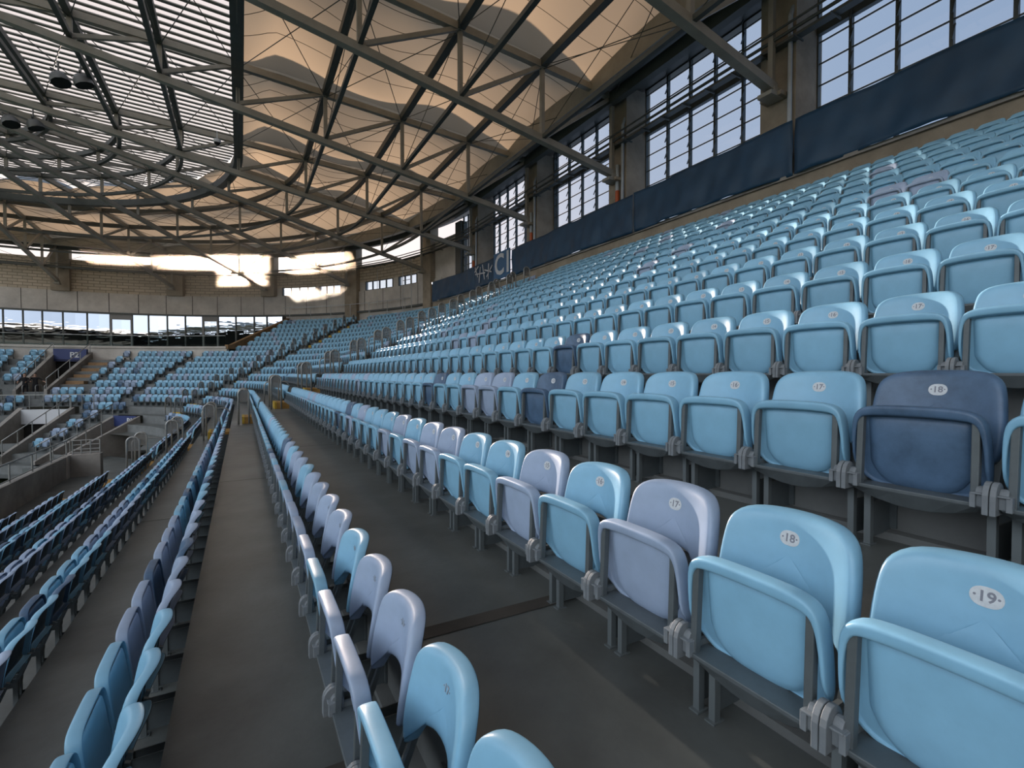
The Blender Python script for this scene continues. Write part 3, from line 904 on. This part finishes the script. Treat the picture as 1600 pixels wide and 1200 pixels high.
me.transform(Matrix.Translation((13.76, 25.2, ZC + 6.6)) @ Matrix(((0, 0, -1, 0), (-1, 0, 0, 0), (0, 1, 0, 0), (0, 0, 0, 1))))
q = bpy.data.objects.new('letters', me); C.objects.link(q); q.parent = sg

# ---------------------------------------------------------------- roof
def hbot(o_): return 8.63 + .18 * (14 - o_)
def htop(o_): return 11.9 + .057 * (14 - o_) if o_ > 0 else 12.7 + .035 * (-o_)
NODES = [14.0, 10.4, 6.9, 3.4, 0.0, -2.6, -5.2, -7.8, -10.4]
NODES2 = NODES[:]
TR = [-12.6, -5.5, 1.6, 8.7, 15.8, 22.8, 30.2, 35.9, 43.5, 50.7, 57.5, 64.3, 71.5]
TRN = ['third behind the camera', 'second behind the camera', 'just ahead of the camera at top right', 'first', 'second', 'third', 'fourth', 'fifth', 'sixth', 'seventh', 'eighth', 'ninth', 'tenth']
for i, t in enumerate(TR):
    root = empty('roof_truss', P(14, t, 8.5), 0)
    inv = Matrix.Translation(-root.location)
    def prt(name, mb_):
        o = mb_.build(name, root); o.data.transform(inv); return o
    lab = 'grey steel roof truss, ' + (TRN[i] if i < 3 else '%s along the roof from the camera' % TRN[i])
    tag(root, lab, 'roof truss', 'radial roof trusses')
    a = MB(); a.bar(P(14.1, t, hbot(14.1)), P(-11.6, t, hbot(-11.6) - .35), .26, .26, 'steel'); prt('bottom_chord', a)
    a = MB(); a.bar(P(14.6, t, htop(14.6)), P(0, t, htop(0)), .22, .26, 'steel'); a.bar(P(0, t, htop(0)), P(-11.6, t, htop(-11.6)), .22, .26, 'steel'); prt('top_chord', a)
    for j, nd in enumerate(NODES):
        if nd <= -9: continue
        a = MB(); a.bar(P(nd, t, hbot(nd)), P(nd, t, htop(nd)), .15, .15, 'steel', up=(1, 0, 0)); prt('post', a)
    for j in range(len(NODES) - 2):
        a = MB(); a.bar(P(NODES[j + 1], t, hbot(NODES[j + 1])), P(NODES[j], t, htop(NODES[j])), .13, .15, 'steel'); prt('diagonal', a)
    a = MB(); a.box(-.35, .25, -.22, .22, -.22, -.1, 'steel'); a.box(-.1, .2, -.16, .16, -.1, .1, 'steel'); o = a.build('bearing', root)
    o.rotation_euler.z = ang(t)
# longitudinal members at every node, top and bottom
def ringbeam(off, hh, w, h, m, name, lab, cat, group, t1=74):
    mb = MB(); strip(mb, -12, t1, rect(off - w / 2, off + w / 2, hh - h / 2, hh + h / 2), m, step=.9)
    o = mb.build(name); tag(o, lab, cat, group); return o
wn_ = ['over the column heads', 'over the top rows', 'over the middle rows', 'over the lower rows', 'at membrane edge', 'first inside the slatted roof', 'second inside the slatted roof', 'third inside the slatted roof', 'innermost']
for j, nd in enumerate(NODES):
    if nd > 0:
        ringbeam(nd, htop(nd) + .05, .26, .30, 'dsteel', 'roof_purlin', 'upper dark roof purlin running along the stand, ' + wn_[j], 'purlin', 'roof purlins')
        if nd < 14: ringbeam(nd, hbot(nd) + .02, .15, .15, 'dsteel', 'roof_tie', 'lower dark tie beam running along the stand, ' + wn_[j], 'tie beam', 'roof tie beams')
    elif nd < 0:
        if R0 + nd < 4.2: continue
        ringbeam(nd, htop(nd) - .02, .22, .24, 'dsteel', 'roof_purlin', 'curving upper purlin under the slatted roof, ' + wn_[j], 'purlin', 'roof purlins')
        ringbeam(nd, hbot(nd), .16, .18, 'dsteel', 'roof_tie', 'curving lower tie beam under the slatted roof, ' + wn_[j], 'tie beam', 'roof tie beams')
ringbeam(0, 11.98, .42, .42, 'dsteel', 'ring_beam', 'deep dark beam between the membrane and the slatted roof', 'beam', None)
ringbeam(12.95, 12.12, .35, .92, 'steel', 'edge_beam', 'long beam along the outer edge of the membrane roof', 'beam', None)
ringbeam(13.9, 11.75, .3, .5, 'dsteel', 'edge_beam', 'dark beam above the right-hand windows', 'beam', None)
mb = MB(); strip(mb, -60, 74, rect(13.0, 15.8, 12.35, 12.47), 'dsteel', step=.9)
o = mb.build('ceiling'); tag(o, 'dark solid soffit over the outer wall', 'ceiling', kind='structure')
# cross-bracing rods between the trusses
for i in range(2, len(TR) - 1):
    mb = MB(); t0, t1 = TR[i], TR[i + 1]
    for j in range(0, len(NODES) - 2):
        a_, b_ = NODES[j], NODES[j + 1]
        if j % 2 == 0 or a_ <= 3.4:
            for p, q in (((a_, t0), (b_, t1)), ((b_, t0), (a_, t1))):
                mb.tube([P(p[0], p[1], htop(p[0]) - .15), P(q[0], q[1], htop(q[0]) - .15)], .017, 'dsteel', 5)
    for nd in NODES[1:6]:
        mb.tube([P(nd, t0, hbot(nd)), P(nd - .0, t1, htop(nd))], .015, 'dsteel', 5)
        mb.tube([P(nd, t0, htop(nd)), P(nd - .0, t1, hbot(nd))], .015, 'dsteel', 5)
    o = mb.build('bracing_rod'); tag(o, 'thin crossed steel bracing rods in the %s roof bay from the camera' % nth(i - 1), 'bracing', 'roof bracing rods')
# membrane bays
TM = [-62, -54.8, -47.7, -40.7, -33.7, -26.7, -19.7] + TR
for i in range(len(TM) - 1):
    t0, t1 = TM[i], TM[i + 1]
    nu, nv_ = 40, 26; vs_ = []
    for a_ in range(nu + 1):
        u = a_ / nu; off = 12.9 - 12.8 * u
        for b_ in range(nv_ + 1):
            v = b_ / nv_
            arch = .95 * sin(pi * v) ** .8 if 0 < v < 1 else 0
            saddle = -.34 * sin(2 * pi * u * 1.85 + .8) * sin(pi * v) + .10 * sin(2 * pi * v + 2.2 * u)
            e = min(1, 6 * u * (1 - u) * 2)
            vs_.append(P(off, t0 + (t1 - t0) * v, htop(off) + .22 + (arch + saddle * e) * (.35 + .65 * e)))
    k = nv_ + 1
    fs = [(p * k + q, p * k + q + 1, (p + 1) * k + q + 1, (p + 1) * k + q) for p in range(nu) for q in range(nv_)]
    mb = MB(); mb.add(vs_, fs, 'membrane'); o = mb.build('membrane_panel', smooth=True, normals=False)
    tag(o, 'translucent cream fabric roof membrane in the %s' % ('%s bay behind the camera' % nth(8 - i) if i < 8 else '%s bay along the roof' % nth(i - 7)), 'roof membrane', 'fabric roof membranes')
    # seams
    s2 = MB()
    for fr_ in (.18, .34, .5, .66, .82):
        q = int(round(fr_ * nv_))
        s2.tube([Vector(vs_[p * k + q]) - Vector((0, 0, .012)) for p in range(nu + 1)], .012, 'dsteel', 4)
    s2.build('seam', o)
# slatted translucent roof inside the ring beam: sheets above, slats below
def xlim(y):
    """x where the ring beam stands for this y"""
    if y <= CY: return 0.0
    d = (R0 ** 2 - (y - CY) ** 2)
    return CX + math.sqrt(d) if d > 0 else None
bk = [-60, -48, -36, -24, -12.6, -5.5, 1.6, 8.7, 15.8, 22.8, 30.2, 34.0, 38.0, 41.5, 44.6]
for i in range(len(bk) - 1):
    y0, y1 = bk[i], bk[i + 1]
    mb = MB(); n_ = int((y1 - y0) / .42)
    for k in range(n_):
        y = y0 + (k + .5) * (y1 - y0) / n_; xl = xlim(y)
        if xl is None: continue
        x1 = xl + .05; x0 = -26.0 if y > 30 else -17.0
        h = lambda x: ZC + 13.05 + .035 * (-x)
        mb.bar((x0, y, h(x0)), (x1, y, h(x1)), .16, .04, 'steel')
    o = mb.build('slatted_roof_panel'); tag(o, 'grey roof slats crossing the translucent roof, %s' % ('%s bay behind the camera' % nth(6 - i) if i < 6 else '%s bay from the camera' % nth(i - 5)), 'roof slats', 'slatted roof bays')
    s2 = MB(); vs_ = []
    nn = 30
    for k in range(nn + 1):
        y = y0 + (y1 - y0) * k / nn; xl = xlim(min(y, 44.6)); x0 = -26.0 if y > 30 else -17.0
        vs_ += [(x0, y, ZC + 13.25 + .035 * (-x0)), (xl + .18, y, ZC + 13.25)]
    s2.add(vs_, [(2 * k, 2 * k + 1, 2 * k + 3, 2 * k + 2) for k in range(nn)], 'poly')
    s2.build('roof_sheet', o, normals=False)

# flood lights and cameras hanging from the trusses
def floodlight(p, rz, lab):
    root = empty('floodlight', p, rz); tag(root, lab, 'floodlight', 'floodlights under the roof')
    a = MB(); a.tube([(0, 0, .55), (0, 0, .12)], .03, 'lamp', 8); a.box(-.02, .02, -.3, .3, .08, .14, 'lamp'); a.build('bracket', root)
    a = MB(); n_ = 10
    r0, r1 = .12, .34
    ring = lambda r, z, sx=1: [(r * cos(2 * pi * q / n_) * sx, r * sin(2 * pi * q / n_), z) for q in range(n_)]
    vv = ring(.1, .10) + ring(.22, .04) + ring(.32, -.12) + ring(.33, -.34)
    fs = [(r * n_ + q, r * n_ + (q + 1) % n_, (r + 1) * n_ + (q + 1) % n_, (r + 1) * n_ + q) for r in range(3) for q in range(n_)] + [tuple(range(n_))[::-1]]
    a.add(vv, fs, 'lamp'); o = a.build('lamp_housing', root, smooth=True); o.rotation_euler = (0, .35, 0)
    a = MB(); a.add(ring(.33, -.335), [tuple(range(n_))], 'dark'); o = a.build('lens', root); o.rotation_euler = (0, .35, 0)
floodlight((-6.2, 25.6, ZC + 11.9), 2.5, 'left lamp of the upper pair of floodlights under the slatted roof')
floodlight((-5.5, 25.5, ZC + 12.0), 3.2, 'right lamp of the upper pair of floodlights under the slatted roof')
floodlight((-9.4, 31.5, ZC + 12.1), 2.5, 'left lamp of the lower pair of floodlights under the slatted roof')
floodlight((-8.6, 31.6, ZC + 12.2), 3.2, 'right lamp of the lower pair of floodlights under the slatted roof')
def domecam(p, lab):
    root = empty('security_camera', p); tag(root, lab, 'camera', 'white cameras under the roof')
    a = MB(); a.tube([(0, 0, .5), (0, 0, .12)], .025, 'white', 8); a.build('mount', root)
    a = MB(); n_ = 12; prof = [(.06, .14), (.15, .10), (.17, 0), (.15, -.06)]
    vv = [(r * cos(2 * pi * q / n_), r * sin(2 * pi * q / n_), z) for r, z in prof for q in range(n_)]
    a.add(vv, [(r * n_ + q, r * n_ + (q + 1) % n_, (r + 1) * n_ + (q + 1) % n_, (r + 1) * n_ + q) for r in range(3) for q in range(n_)] + [tuple(range(n_))[::-1]], 'white')
    a.build('housing', root, smooth=True)
    a = MB(); prof = [(.13, -.05), (.11, -.12), (.05, -.17), (.005, -.18)]
    vv = [(r * cos(2 * pi * q / n_), r * sin(2 * pi * q / n_), z) for r, z in prof for q in range(n_)]
    a.add(vv, [(r * n_ + q, r * n_ + (q + 1) % n_, (r + 1) * n_ + (q + 1) % n_, (r + 1) * n_ + q) for r in range(3) for q in range(n_)], 'dark')
    a.build('dome', root, smooth=True)
domecam((-2.35, 18.0, ZC + 11.95), 'white dome camera hanging near the top edge, left of the deep beam')
domecam((-.9, 27.6, ZC + 11.4), 'small white camera hanging beside the deep dark beam')

# ---------------------------------------------------------------- handrails, half steps, stairs
def hoop_mesh(w, h, r, panel=True):
    a = MB(); pts = [(-w / 2, 0, 0), (-w / 2, 0, h - w / 2)]
    rr = min(w / 2, .17)
    pts = [(-w / 2, 0, 0), (-w / 2, 0, h - rr)] + [(-w / 2 + rr - rr * cos(x), 0, h - rr + rr * sin(x)) for x in np.linspace(.2, pi / 2, 5)]
    pts += [(-x, y, z) for x, y, z in pts[::-1]]
    a.tube(pts, r * 1.15, 'rail', 8)
    me = a.mesh('rail', True)
    pm = None
    if panel:
        b = MB(); zz = h - rr; pl = [(-w / 2 + r, zz - .28)] + [(-w / 2 + r, zz)] + [(-(w / 2 - r) * cos(x), zz + (rr - r) * sin(x)) for x in np.linspace(.2, pi - .2, 7)] + [(w / 2 - r, zz), (w / 2 - r, zz - .28)]
        n_ = len(pl)
        b.add([(x, -.004, z) for x, z in pl] + [(x, .004, z) for x, z in pl], [tuple(range(n_)), tuple(range(2 * n_ - 1, n_ - 1, -1))] + [(i, (i + 1) % n_, n_ + (i + 1) % n_, n_ + i) for i in range(n_)], 'perf')
        pm = b.mesh('mesh_panel')
    return me, pm
H1, HP = hoop_mesh(.32, 1.2, .024)
H2, _ = hoop_mesh(.85, .95, .02, False)
def hoop(off, t, n, lab, grp, kind=1):
    p = P(off, t, fz(n)); r = ang(t)
    root = bpy.data.objects.new('handrail', H1 if kind == 1 else H2); C.objects.link(root); root.location = p; root.rotation_euler.z = r
    tag(root, lab, 'handrail', grp)
    if kind == 1:
        q = bpy.data.objects.new('mesh_panel', HP); C.objects.link(q); q.parent = root
def rowname(n): return 'at the walkway' if n == 0 else ('%d rows above the walkway' % n if n > 0 else '%d rows below the walkway' % -n)
for n in range(-6, 12):
    te = 18.75 + .1 * max(n, 0) if n > -5 else 18.5
    if n > -5: hoop(ro(n) - .62, te, n, 'tall hooped handrail, near edge of first stair, ' + rowname(n), 'hooped handrails on the first stair')
    if n > -5:
        hoop(ro(n) - .62, te + 1.35, n, 'tall hooped handrail, far edge of first stair, ' + rowname(n), 'hooped handrails on the first stair')
    if -4 <= n < 12 and n % 2 == 0:
        hoop(ro(n) - .5, te + 1.75, n, 'low wide handrail beyond the first stair, ' + rowname(n), 'low handrails beyond the first stair', 2)
for n in range(-3, 12):
    for sgn, w_ in ((-1, 'near'), (1, 'far')):
        hoop(ro(n) - .6, 41.8 + sgn * dt(1.3 + n, .6, 42), n, 'small hooped handrail, %s edge of distant stair, %s' % (w_, rowname(n)), 'hooped handrails on the distant stair')
# half steps in the stairs
def half_step(off0, off1, t0, t1, n, lab, grp, body='conc', ny='yellow', steps=1):
    a = MB(); z0 = fz(n); strip(a, t0, t1, rect(off0, off1, z0, z0 + .235), body)
    o = a.build('stair_step'); tag(o, lab, 'step', grp)
    b = MB(); strip(b, t0 - .005, t1 + .005, rect(off0 - .012, off0 + .06, z0 + .005, z0 + .245), ny); b.build('nosing', o)
for n in range(-6, 12):
    c_ = 19.42 + .1 * max(n, 0) if n > -5 else 19.2
    half_step(ro(n) - .66, ro(n) - .005, c_ - .56, c_ + .56, n, 'yellow-edged ochre half step, first stair, ' + rowname(n), 'half steps of the first stair', 'ochre')
    if n >= -3:
        half_step(ro(n) - .36, ro(n), 41.8 - dt(1.3 + n, .5, 42), 41.8 + dt(1.3 + n, .5, 42), n, 'yellow-edged half step, distant stair, ' + rowname(n), 'half steps of the distant stair')
for n in range(-1, 6):
    if n < 5: half_step(ro(n) - .5, ro(n), 58.35, 59.75, n, 'brown timber step beside the P2 entrance, ' + rowname(n), 'timber steps beside the P2 entrance', 'wood', 'wood')
    a = MB(); strip(a, 58.35, 59.75, rect(ro(n - 1), ro(n) - .52, fz(n), fz(n) + .02), 'wood'); 
    o = a.build('stair_board'); tag(o, 'timber board on the stair beside the P2 entrance, ' + rowname(n), 'board', 'timber boards beside the P2 entrance')

# ---------------------------------------------------------------- entrances (walls, blue panels, rails)
def slope_wall(t, o0, o1, extra, base, name, lab, w=.22, m='conc'):
    a = MB(); wt = dt((o0 + o1) / 2, w, t)
    def hh(o_): return -1.26 + .4752 * (o_ - 1.2) + extra
    vs_ = []
    for tt in (t - wt / 2, t + wt / 2):
        for o_, h in ((o0, base), (o1, base), (o1, hh(o1)), (o0, hh(o0))): vs_.append(P(o_, tt, h))
    a.add(vs_, [(0, 1, 2, 3), (7, 6, 5, 4), (0, 4, 5, 1), (1, 5, 6, 2), (2, 6, 7, 3), (3, 7, 4, 0)], m)
    o = a.build(name); tag(o, lab, 'wall', kind='structure')
    return hh
def slope_rail(t, o0, o1, extra, h, lab, posts=5):
    a = MB()
    def hh(o_): return -1.26 + .4752 * (o_ - 1.2) + extra
    a.tube([P(o0, t, hh(o0) + h), P(o1, t, hh(o1) + h)], .03, 'rail', 8)
    o = a.build('entrance_railing', smooth=True); tag(o, lab, 'railing')
    for i in range(posts):
        u = (i + .02) / (posts - 1 + .04); oo = o0 + (o1 - o0) * u
        b = MB(); b.tube([P(oo, t, hh(oo) - .05), P(oo, t, hh(oo) + h)], .025, 'rail', 8); b.build('post', o)
# P2
slope_wall(62.5, .3, 6.4, .55, fz(-1), 'wall_entrance_1', 'sloping concrete side wall left of the P2 entrance')
slope_wall(60.1, .3, 6.4, .55, fz(-1), 'wall_entrance_2', 'sloping concrete side wall right of the P2 entrance')
slope_rail(62.5, .4, 6.3, .55, .75, 'metal railing on the left wall of the P2 entrance')
slope_rail(60.1, .4, 6.3, .55, .75, 'metal railing on the right wall of the P2 entrance')
a = MB(); strip(a, 60.2, 62.4, rect(5.9, 6.2, 1.0, 2.0), 'panelblue'); pn = a.build('entrance_sign'); tag(pn, 'dark blue panel with white P2 above the tunnel mouth', 'sign')
def put_text(txt, size, off, t, h, parent):
    me = text_mesh(txt, size, 'white', .01); A = ang(t); p = P(off, t, h)
    R = Matrix.Rotation(A, 4, 'Z') @ Matrix(((0, 0, -1, 0), (-1, 0, 0, 0), (0, 1, 0, 0), (0, 0, 0, 1)))
    me.transform(Matrix.Translation(p) @ R)
    q = bpy.data.objects.new('letters', me); C.objects.link(q); q.parent = parent
put_text('P2', .6, 5.87, 61.0, 1.5, pn)
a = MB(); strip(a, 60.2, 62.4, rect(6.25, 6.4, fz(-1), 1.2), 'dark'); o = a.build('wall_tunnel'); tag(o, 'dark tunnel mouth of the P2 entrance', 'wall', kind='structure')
a = MB(); strip(a, 60.25, 60.9, rect(6.1, 6.22, .55, .85), 'bright'); o = a.build('exit_light'); tag(o, 'small green sign under the P2 panel', 'sign')
# lower entrance in front of it
slope_wall(60.45, -6.5, -1.9, .5, fz(-9), 'wall_entrance_3', 'sloping side wall left of the lower white-fronted entrance')
slope_wall(55.6, -7.0, -1.9, .5, fz(-9), 'wall_entrance_4', 'sloping side wall right of the lower white-fronted entrance')
slope_rail(55.6, -6.9, -2.0, .5, .8, 'long metal railing on the lower entrance wall', 6)
a = MB(); strip(a, 55.6, 60.4, rect(-2.15, -1.95, -3.3, -2.35), 'white'); o = a.build('wall_entrance_5'); tag(o, 'pale panel over the lower entrance', 'wall', kind='structure')
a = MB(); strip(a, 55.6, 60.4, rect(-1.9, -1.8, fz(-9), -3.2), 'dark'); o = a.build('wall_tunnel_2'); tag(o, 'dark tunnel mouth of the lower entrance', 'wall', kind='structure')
# P1
slope_wall(49.6, -7.2, -2.6, .35, fz(-9), 'wall_entrance_6', 'sloping side wall left of the P1 entrance')
slope_wall(46.0, -7.2, -2.6, .35, fz(-9), 'wall_entrance_7', 'sloping side wall right of the P1 entrance')
slope_rail(49.6, -7.1, -2.7, .35, .8, 'metal railing on the left wall of the P1 entrance', 7)
slope_rail(46.0, -7.1, -4.7, .35, .8, 'metal railing on the right wall of the P1 entrance', 4)
a = MB(); strip(a, 46.1, 49.5, rect(-2.75, -2.6, -3.4, -2.72), 'panelblue'); pn = a.build('entrance_sign'); tag(pn, 'dark blue panel with white P1 in front of the distant rails', 'sign')
put_text('P1', .5, -2.78, 47.0, -3.05, pn)
# long wall beside the lower rows with its railing
a = MB(); a.box(-6.95, -6.7, 3, 27.6, ZC - 6.0, ZC - 3.66, 'conc'); a.box(-6.95, -6.65, 27.6, 28.4, ZC - 6.0, ZC - 3.62, 'para'); a.box(-6.65, -5.6, 27.9, 28.4, ZC - 6, ZC - 3.62, 'conc')
o = a.build('wall_left'); tag(o, 'low grey concrete wall with a pillar end below the dark rows', 'wall', kind='structure')
a = MB(); a.tube([(-6.82, 3, ZC - 3.0), (-6.82, 28.2, ZC - 3.0)], .035, 'rail', 8); a.tube([(-6.82, 3, ZC - 3.58), (-6.82, 28.2, ZC - 3.58)], .022, 'rail', 8)
rt = a.build('wall_railing', smooth=True); tag(rt, 'long metal railing on the low wall at the left', 'railing')
for i in range(13):
    y = 4.2 + 2 * i; b = MB(); b.tube([(-6.82, y, ZC - 3.66), (-6.82, y, ZC - 3.0)], .028, 'rail', 8); b.build('post', rt)
a = MB()
for z in (-3.0, -3.2, -3.4, -3.55): a.tube([(-6.6, 28.15, ZC + z), (-5.65, 28.15, ZC + z)], .02, 'rail', 6)
o = a.build('gate_railing'); tag(o, 'short barred railing on the pillar end of the low wall', 'railing')
for x in (-6.6, -6.3, -5.98, -5.65): b = MB(); b.tube([(x, 28.15, ZC - 3.62), (x, 28.15, ZC - 3.0)], .028, 'rail', 8); b.build('post', o)
for q_, (off, t, n) in enumerate([(.9, 61.0, -1), (.9, 60.3, -1), (.9, 62.0, -1), (-.2, 63.2, -2), (-.2, 64.2, -2)]):
    hoop(off, t, n, 'rounded crowd barrier before the P2 entrance, %s from the right' % nth([2, 1, 3, 4, 5][q_]), 'barriers before the P2 entrance', 2 if q_ < 3 else 1)
# rail fronting the upper lower-vomitory rows
a = MB(); strip(a, 53.5, 62.5, rect(-1.72, -1.68, -1.42, -1.37), 'rail'); o = a.build('front_railing'); tag(o, 'long railing before the lowest row above the white panel', 'railing')
for i in range(8):
    t = 53.6 + i * 1.25; b = MB(); b.tube([P(-1.7, t, -2.4), P(-1.7, t, -1.4)], .025, 'rail', 6); b.build('post', o)
# yellow corner barrier at the far left
a = MB()
for z in (-4.0, -4.25): a.tube([P(-6.9, 57.0, z), P(-6.9, 60.5, z)], .035, 'yellow', 6)
a.tube([P(-6.9, 57.0, -4.9), P(-6.9, 57.0, -4.0)], .045, 'yellow', 8)
o = a.build('yellow_barrier'); tag(o, 'yellow tubular barrier at the far left edge', 'barrier')
# access ladder frame by the far wall
a = MB()
for t in (37.0, 37.9):
    a.tube([P(14.0, t, 5.2), P(14.0, t, 9.6)], .03, 'rail', 6)
for h in (6.4, 8.0, 9.6): a.tube([P(14.0, 37.0, h), P(14.0, 37.9, h)], .025, 'rail', 6)
a.tube([P(14.0, 37.9, 9.6), P(14.0, 40.5, 9.4)], .02, 'rail', 6); a.tube([P(14.0, 40.5, 9.4), P(14.0, 40.5, 6)], .02, 'rail', 6)
o = a.build('access_frame'); tag(o, 'tall thin scaffold frame standing at the far corner wall', 'frame')
a = MB(); strip(a, 37.5, 49.3, rect(14.3, 14.34, 6.55, 6.6), 'rail'); o = a.build('wall_railing'); tag(o, 'thin handrail along the far curved parapet', 'railing')
for i in range(7):
    t = 38 + i * 1.8; b = MB(); b.tube([P(14.32, t, 5.3), P(14.32, t, 6.58)], .025, 'rail', 6); b.build('post', o)

# ---------------------------------------------------------------- the two people at the P2 entrance
def person(loc, rz, arms, lab):
    root = None
    J = {'pelvis': (0, 0, .95), 'waist': (0, 0, 1.12), 'chest': (0, .01, 1.36), 'neck': (0, 0, 1.50), 'nape': (0, 0, 1.56), 'head': (0, -.02, 1.66), 'crown': (0, -.01, 1.76)}
    Rr = {'pelvis': .15, 'waist': .125, 'chest': .15, 'neck': .07, 'nape': .055, 'head': .095, 'crown': .07}
    E = [('pelvis', 'waist'), ('waist', 'chest'), ('chest', 'neck'), ('neck', 'nape'), ('nape', 'head'), ('head', 'crown')]
    for s_, sd in ((-1, 'l'), (1, 'r')):
        ax = arms[0 if s_ < 0 else 1]
        pts = [('sh', (.18 * s_, 0, 1.44), .06), ('el', ax[0], .045), ('wr', ax[1], .03), ('ha', ax[2], .035)]
        prev = 'chest'
        for nm, p, r in pts: J[nm + sd] = p; Rr[nm + sd] = r; E.append((prev, nm + sd)); prev = nm + sd
        pts = [('hip', (.09 * s_, 0, .88), .095), ('kn', (.11 * s_, -.03, .50), .06), ('an', (.12 * s_, .02, .09), .04), ('to', (.13 * s_, -.13, .035), .035)]
        prev = 'pelvis'
        for nm, p, r in pts: J[nm + sd] = p; Rr[nm + sd] = r; E.append((prev, nm + sd)); prev = nm + sd
    keys = list(J); me = bpy.data.meshes.new('person')
    me.from_pydata([J[k] for k in keys], [(keys.index(a), keys.index(b)) for a, b in E], [])
    o = bpy.data.objects.new('person', me); C.objects.link(o)
    sk = o.modifiers.new('skin', 'SKIN')
    for i, k in enumerate(keys):
        me.skin_vertices[0].data[i].radius = (Rr[k], Rr[k] * (.8 if k in ('pelvis', 'waist', 'chest') else 1)); me.skin_vertices[0].data[i].use_root = (k == 'pelvis')
    su = o.modifiers.new('sub', 'SUBSURF'); su.levels = 2; su.render_levels = 2
    apply_mods(o); me = o.data
    me.materials.clear()
    for m_ in ('skin', 'black'): me.materials.append(M[m_])
    for p in me.polygons:
        c_ = p.center; armd = abs(c_.x) > .22
        p.material_index = 0 if (c_.z > 1.50 or (armd and c_.z < 1.24) or (armd and c_.y < -.15) or (c_.z < .44 and c_.z > .12)) else 1
        p.use_smooth = True
    o.location = loc; o.rotation_euler.z = rz
    tag(o, lab, 'person')
    # five fingers on each hand
    for s_, sd in ((-1, 'l'), (1, 'r')):
        h = Vector(J['ha' + sd]); w_ = Vector(J['wr' + sd]); d = (h - w_).normalized(); sidev = d.cross(Vector((0, 1, .2))).normalized()
        f = MB()
        for q, ln in enumerate((.07, .08, .075, .06)):
            b0 = h + d * .02 + sidev * (.022 * (q - 1.5)); f.tube([b0, b0 + d * ln * .6, b0 + d * ln + Vector((0, 0, -.012))], .009, 'skin', 6)
        b0 = h - d * .01 - sidev * .035; f.tube([b0, b0 - sidev * .025 + d * .03, b0 - sidev * .03 + d * .055], .010, 'skin', 6)
        f.build('fingers', o, smooth=True)
    hr = MB(); n_ = 10; c_ = Vector((0, .005, 1.70))
    vv = []
    for i in range(5):
        ph = i / 4 * pi * .55
        for k in range(n_): vv.append(c_ + Vector((.092 * sin(ph + .001) * cos(2 * pi * k / n_), .108 * sin(ph + .001) * sin(2 * pi * k / n_) + .015, .10 * cos(ph))))
    hr.add(vv, [(i * n_ + k, i * n_ + (k + 1) % n_, (i + 1) * n_ + (k + 1) % n_, (i + 1) * n_ + k) for i in range(4) for k in range(n_)] + [tuple(range(n_))], 'hair')
    hr.build('hair', o, smooth=True)
    fc = MB(); fc.tube([(0, -.10, 1.675), (0, -.130, 1.65)], .008, 'skin', 6, r2=.014)
    fc.build('nose', o)
    fc = MB()
    for s_ in (-1, 1): fc.box(.035 * s_ - .012, .035 * s_ + .012, -.113, -.095, 1.682, 1.692, 'hair')
    fc.box(-.02, .02, -.112, -.095, 1.618, 1.624, 'hair'); fc.build('face_features', o)
    return o
a_ = P(.75, 61.95, fz(-1)); person(a_, ang(61.9) - pi / 2 + .5, [((-.33, -.05, 1.22), (-.38, -.22, 1.12), (-.39, -.30, 1.10)), ((.30, -.08, 1.2), (.12, -.24, 1.15), (.06, -.27, 1.15))],
                                     'person in black T-shirt standing with bent arms at P2 entrance, left one')
a_ = P(1.05, 61.35, fz(-1)); person(a_, ang(61.3) - pi / 2 + .2, [((-.32, -.1, 1.28), (-.15, -.25, 1.45), (-.08, -.24, 1.53)), ((.38, -.02, 1.26), (.52, -.18, 1.18), (.56, -.25, 1.16))],
                                      'person in black clothes with one hand raised at P2 entrance, right one')

# ---------------------------------------------------------------- scattering volume added to imitate the glare round the sun
m = bpy.data.materials.new('haze'); m.use_nodes = True
t = m.node_tree; t.nodes.clear()
o_ = t.nodes.new('ShaderNodeOutputMaterial'); v_ = t.nodes.new('ShaderNodeVolumeScatter')
v_.inputs['Color'].default_value = (1, .84, .66, 1); v_.inputs['Anisotropy'].default_value = .86
v_.inputs['Density'].default_value = .012; v_.inputs['Anisotropy'].default_value = .82
t.links.new(v_.outputs[0], o_.inputs['Volume'])
M['haze'] = m
bm = bmesh.new(); bmesh.ops.create_icosphere(bm, subdivisions=3, radius=1.0)
me = bpy.data.meshes.new('haze'); bm.to_mesh(me); bm.free(); me.materials.append(m)
o = bpy.data.objects.new('haze', me); C.objects.link(o)
o.location = (-.4, 45.0, ZC + 9.0); o.scale = (9.5, 12.0, 4.0)
tag(o, 'thin sunlit haze in the gap where the sun shines in', 'haze', kind='stuff')
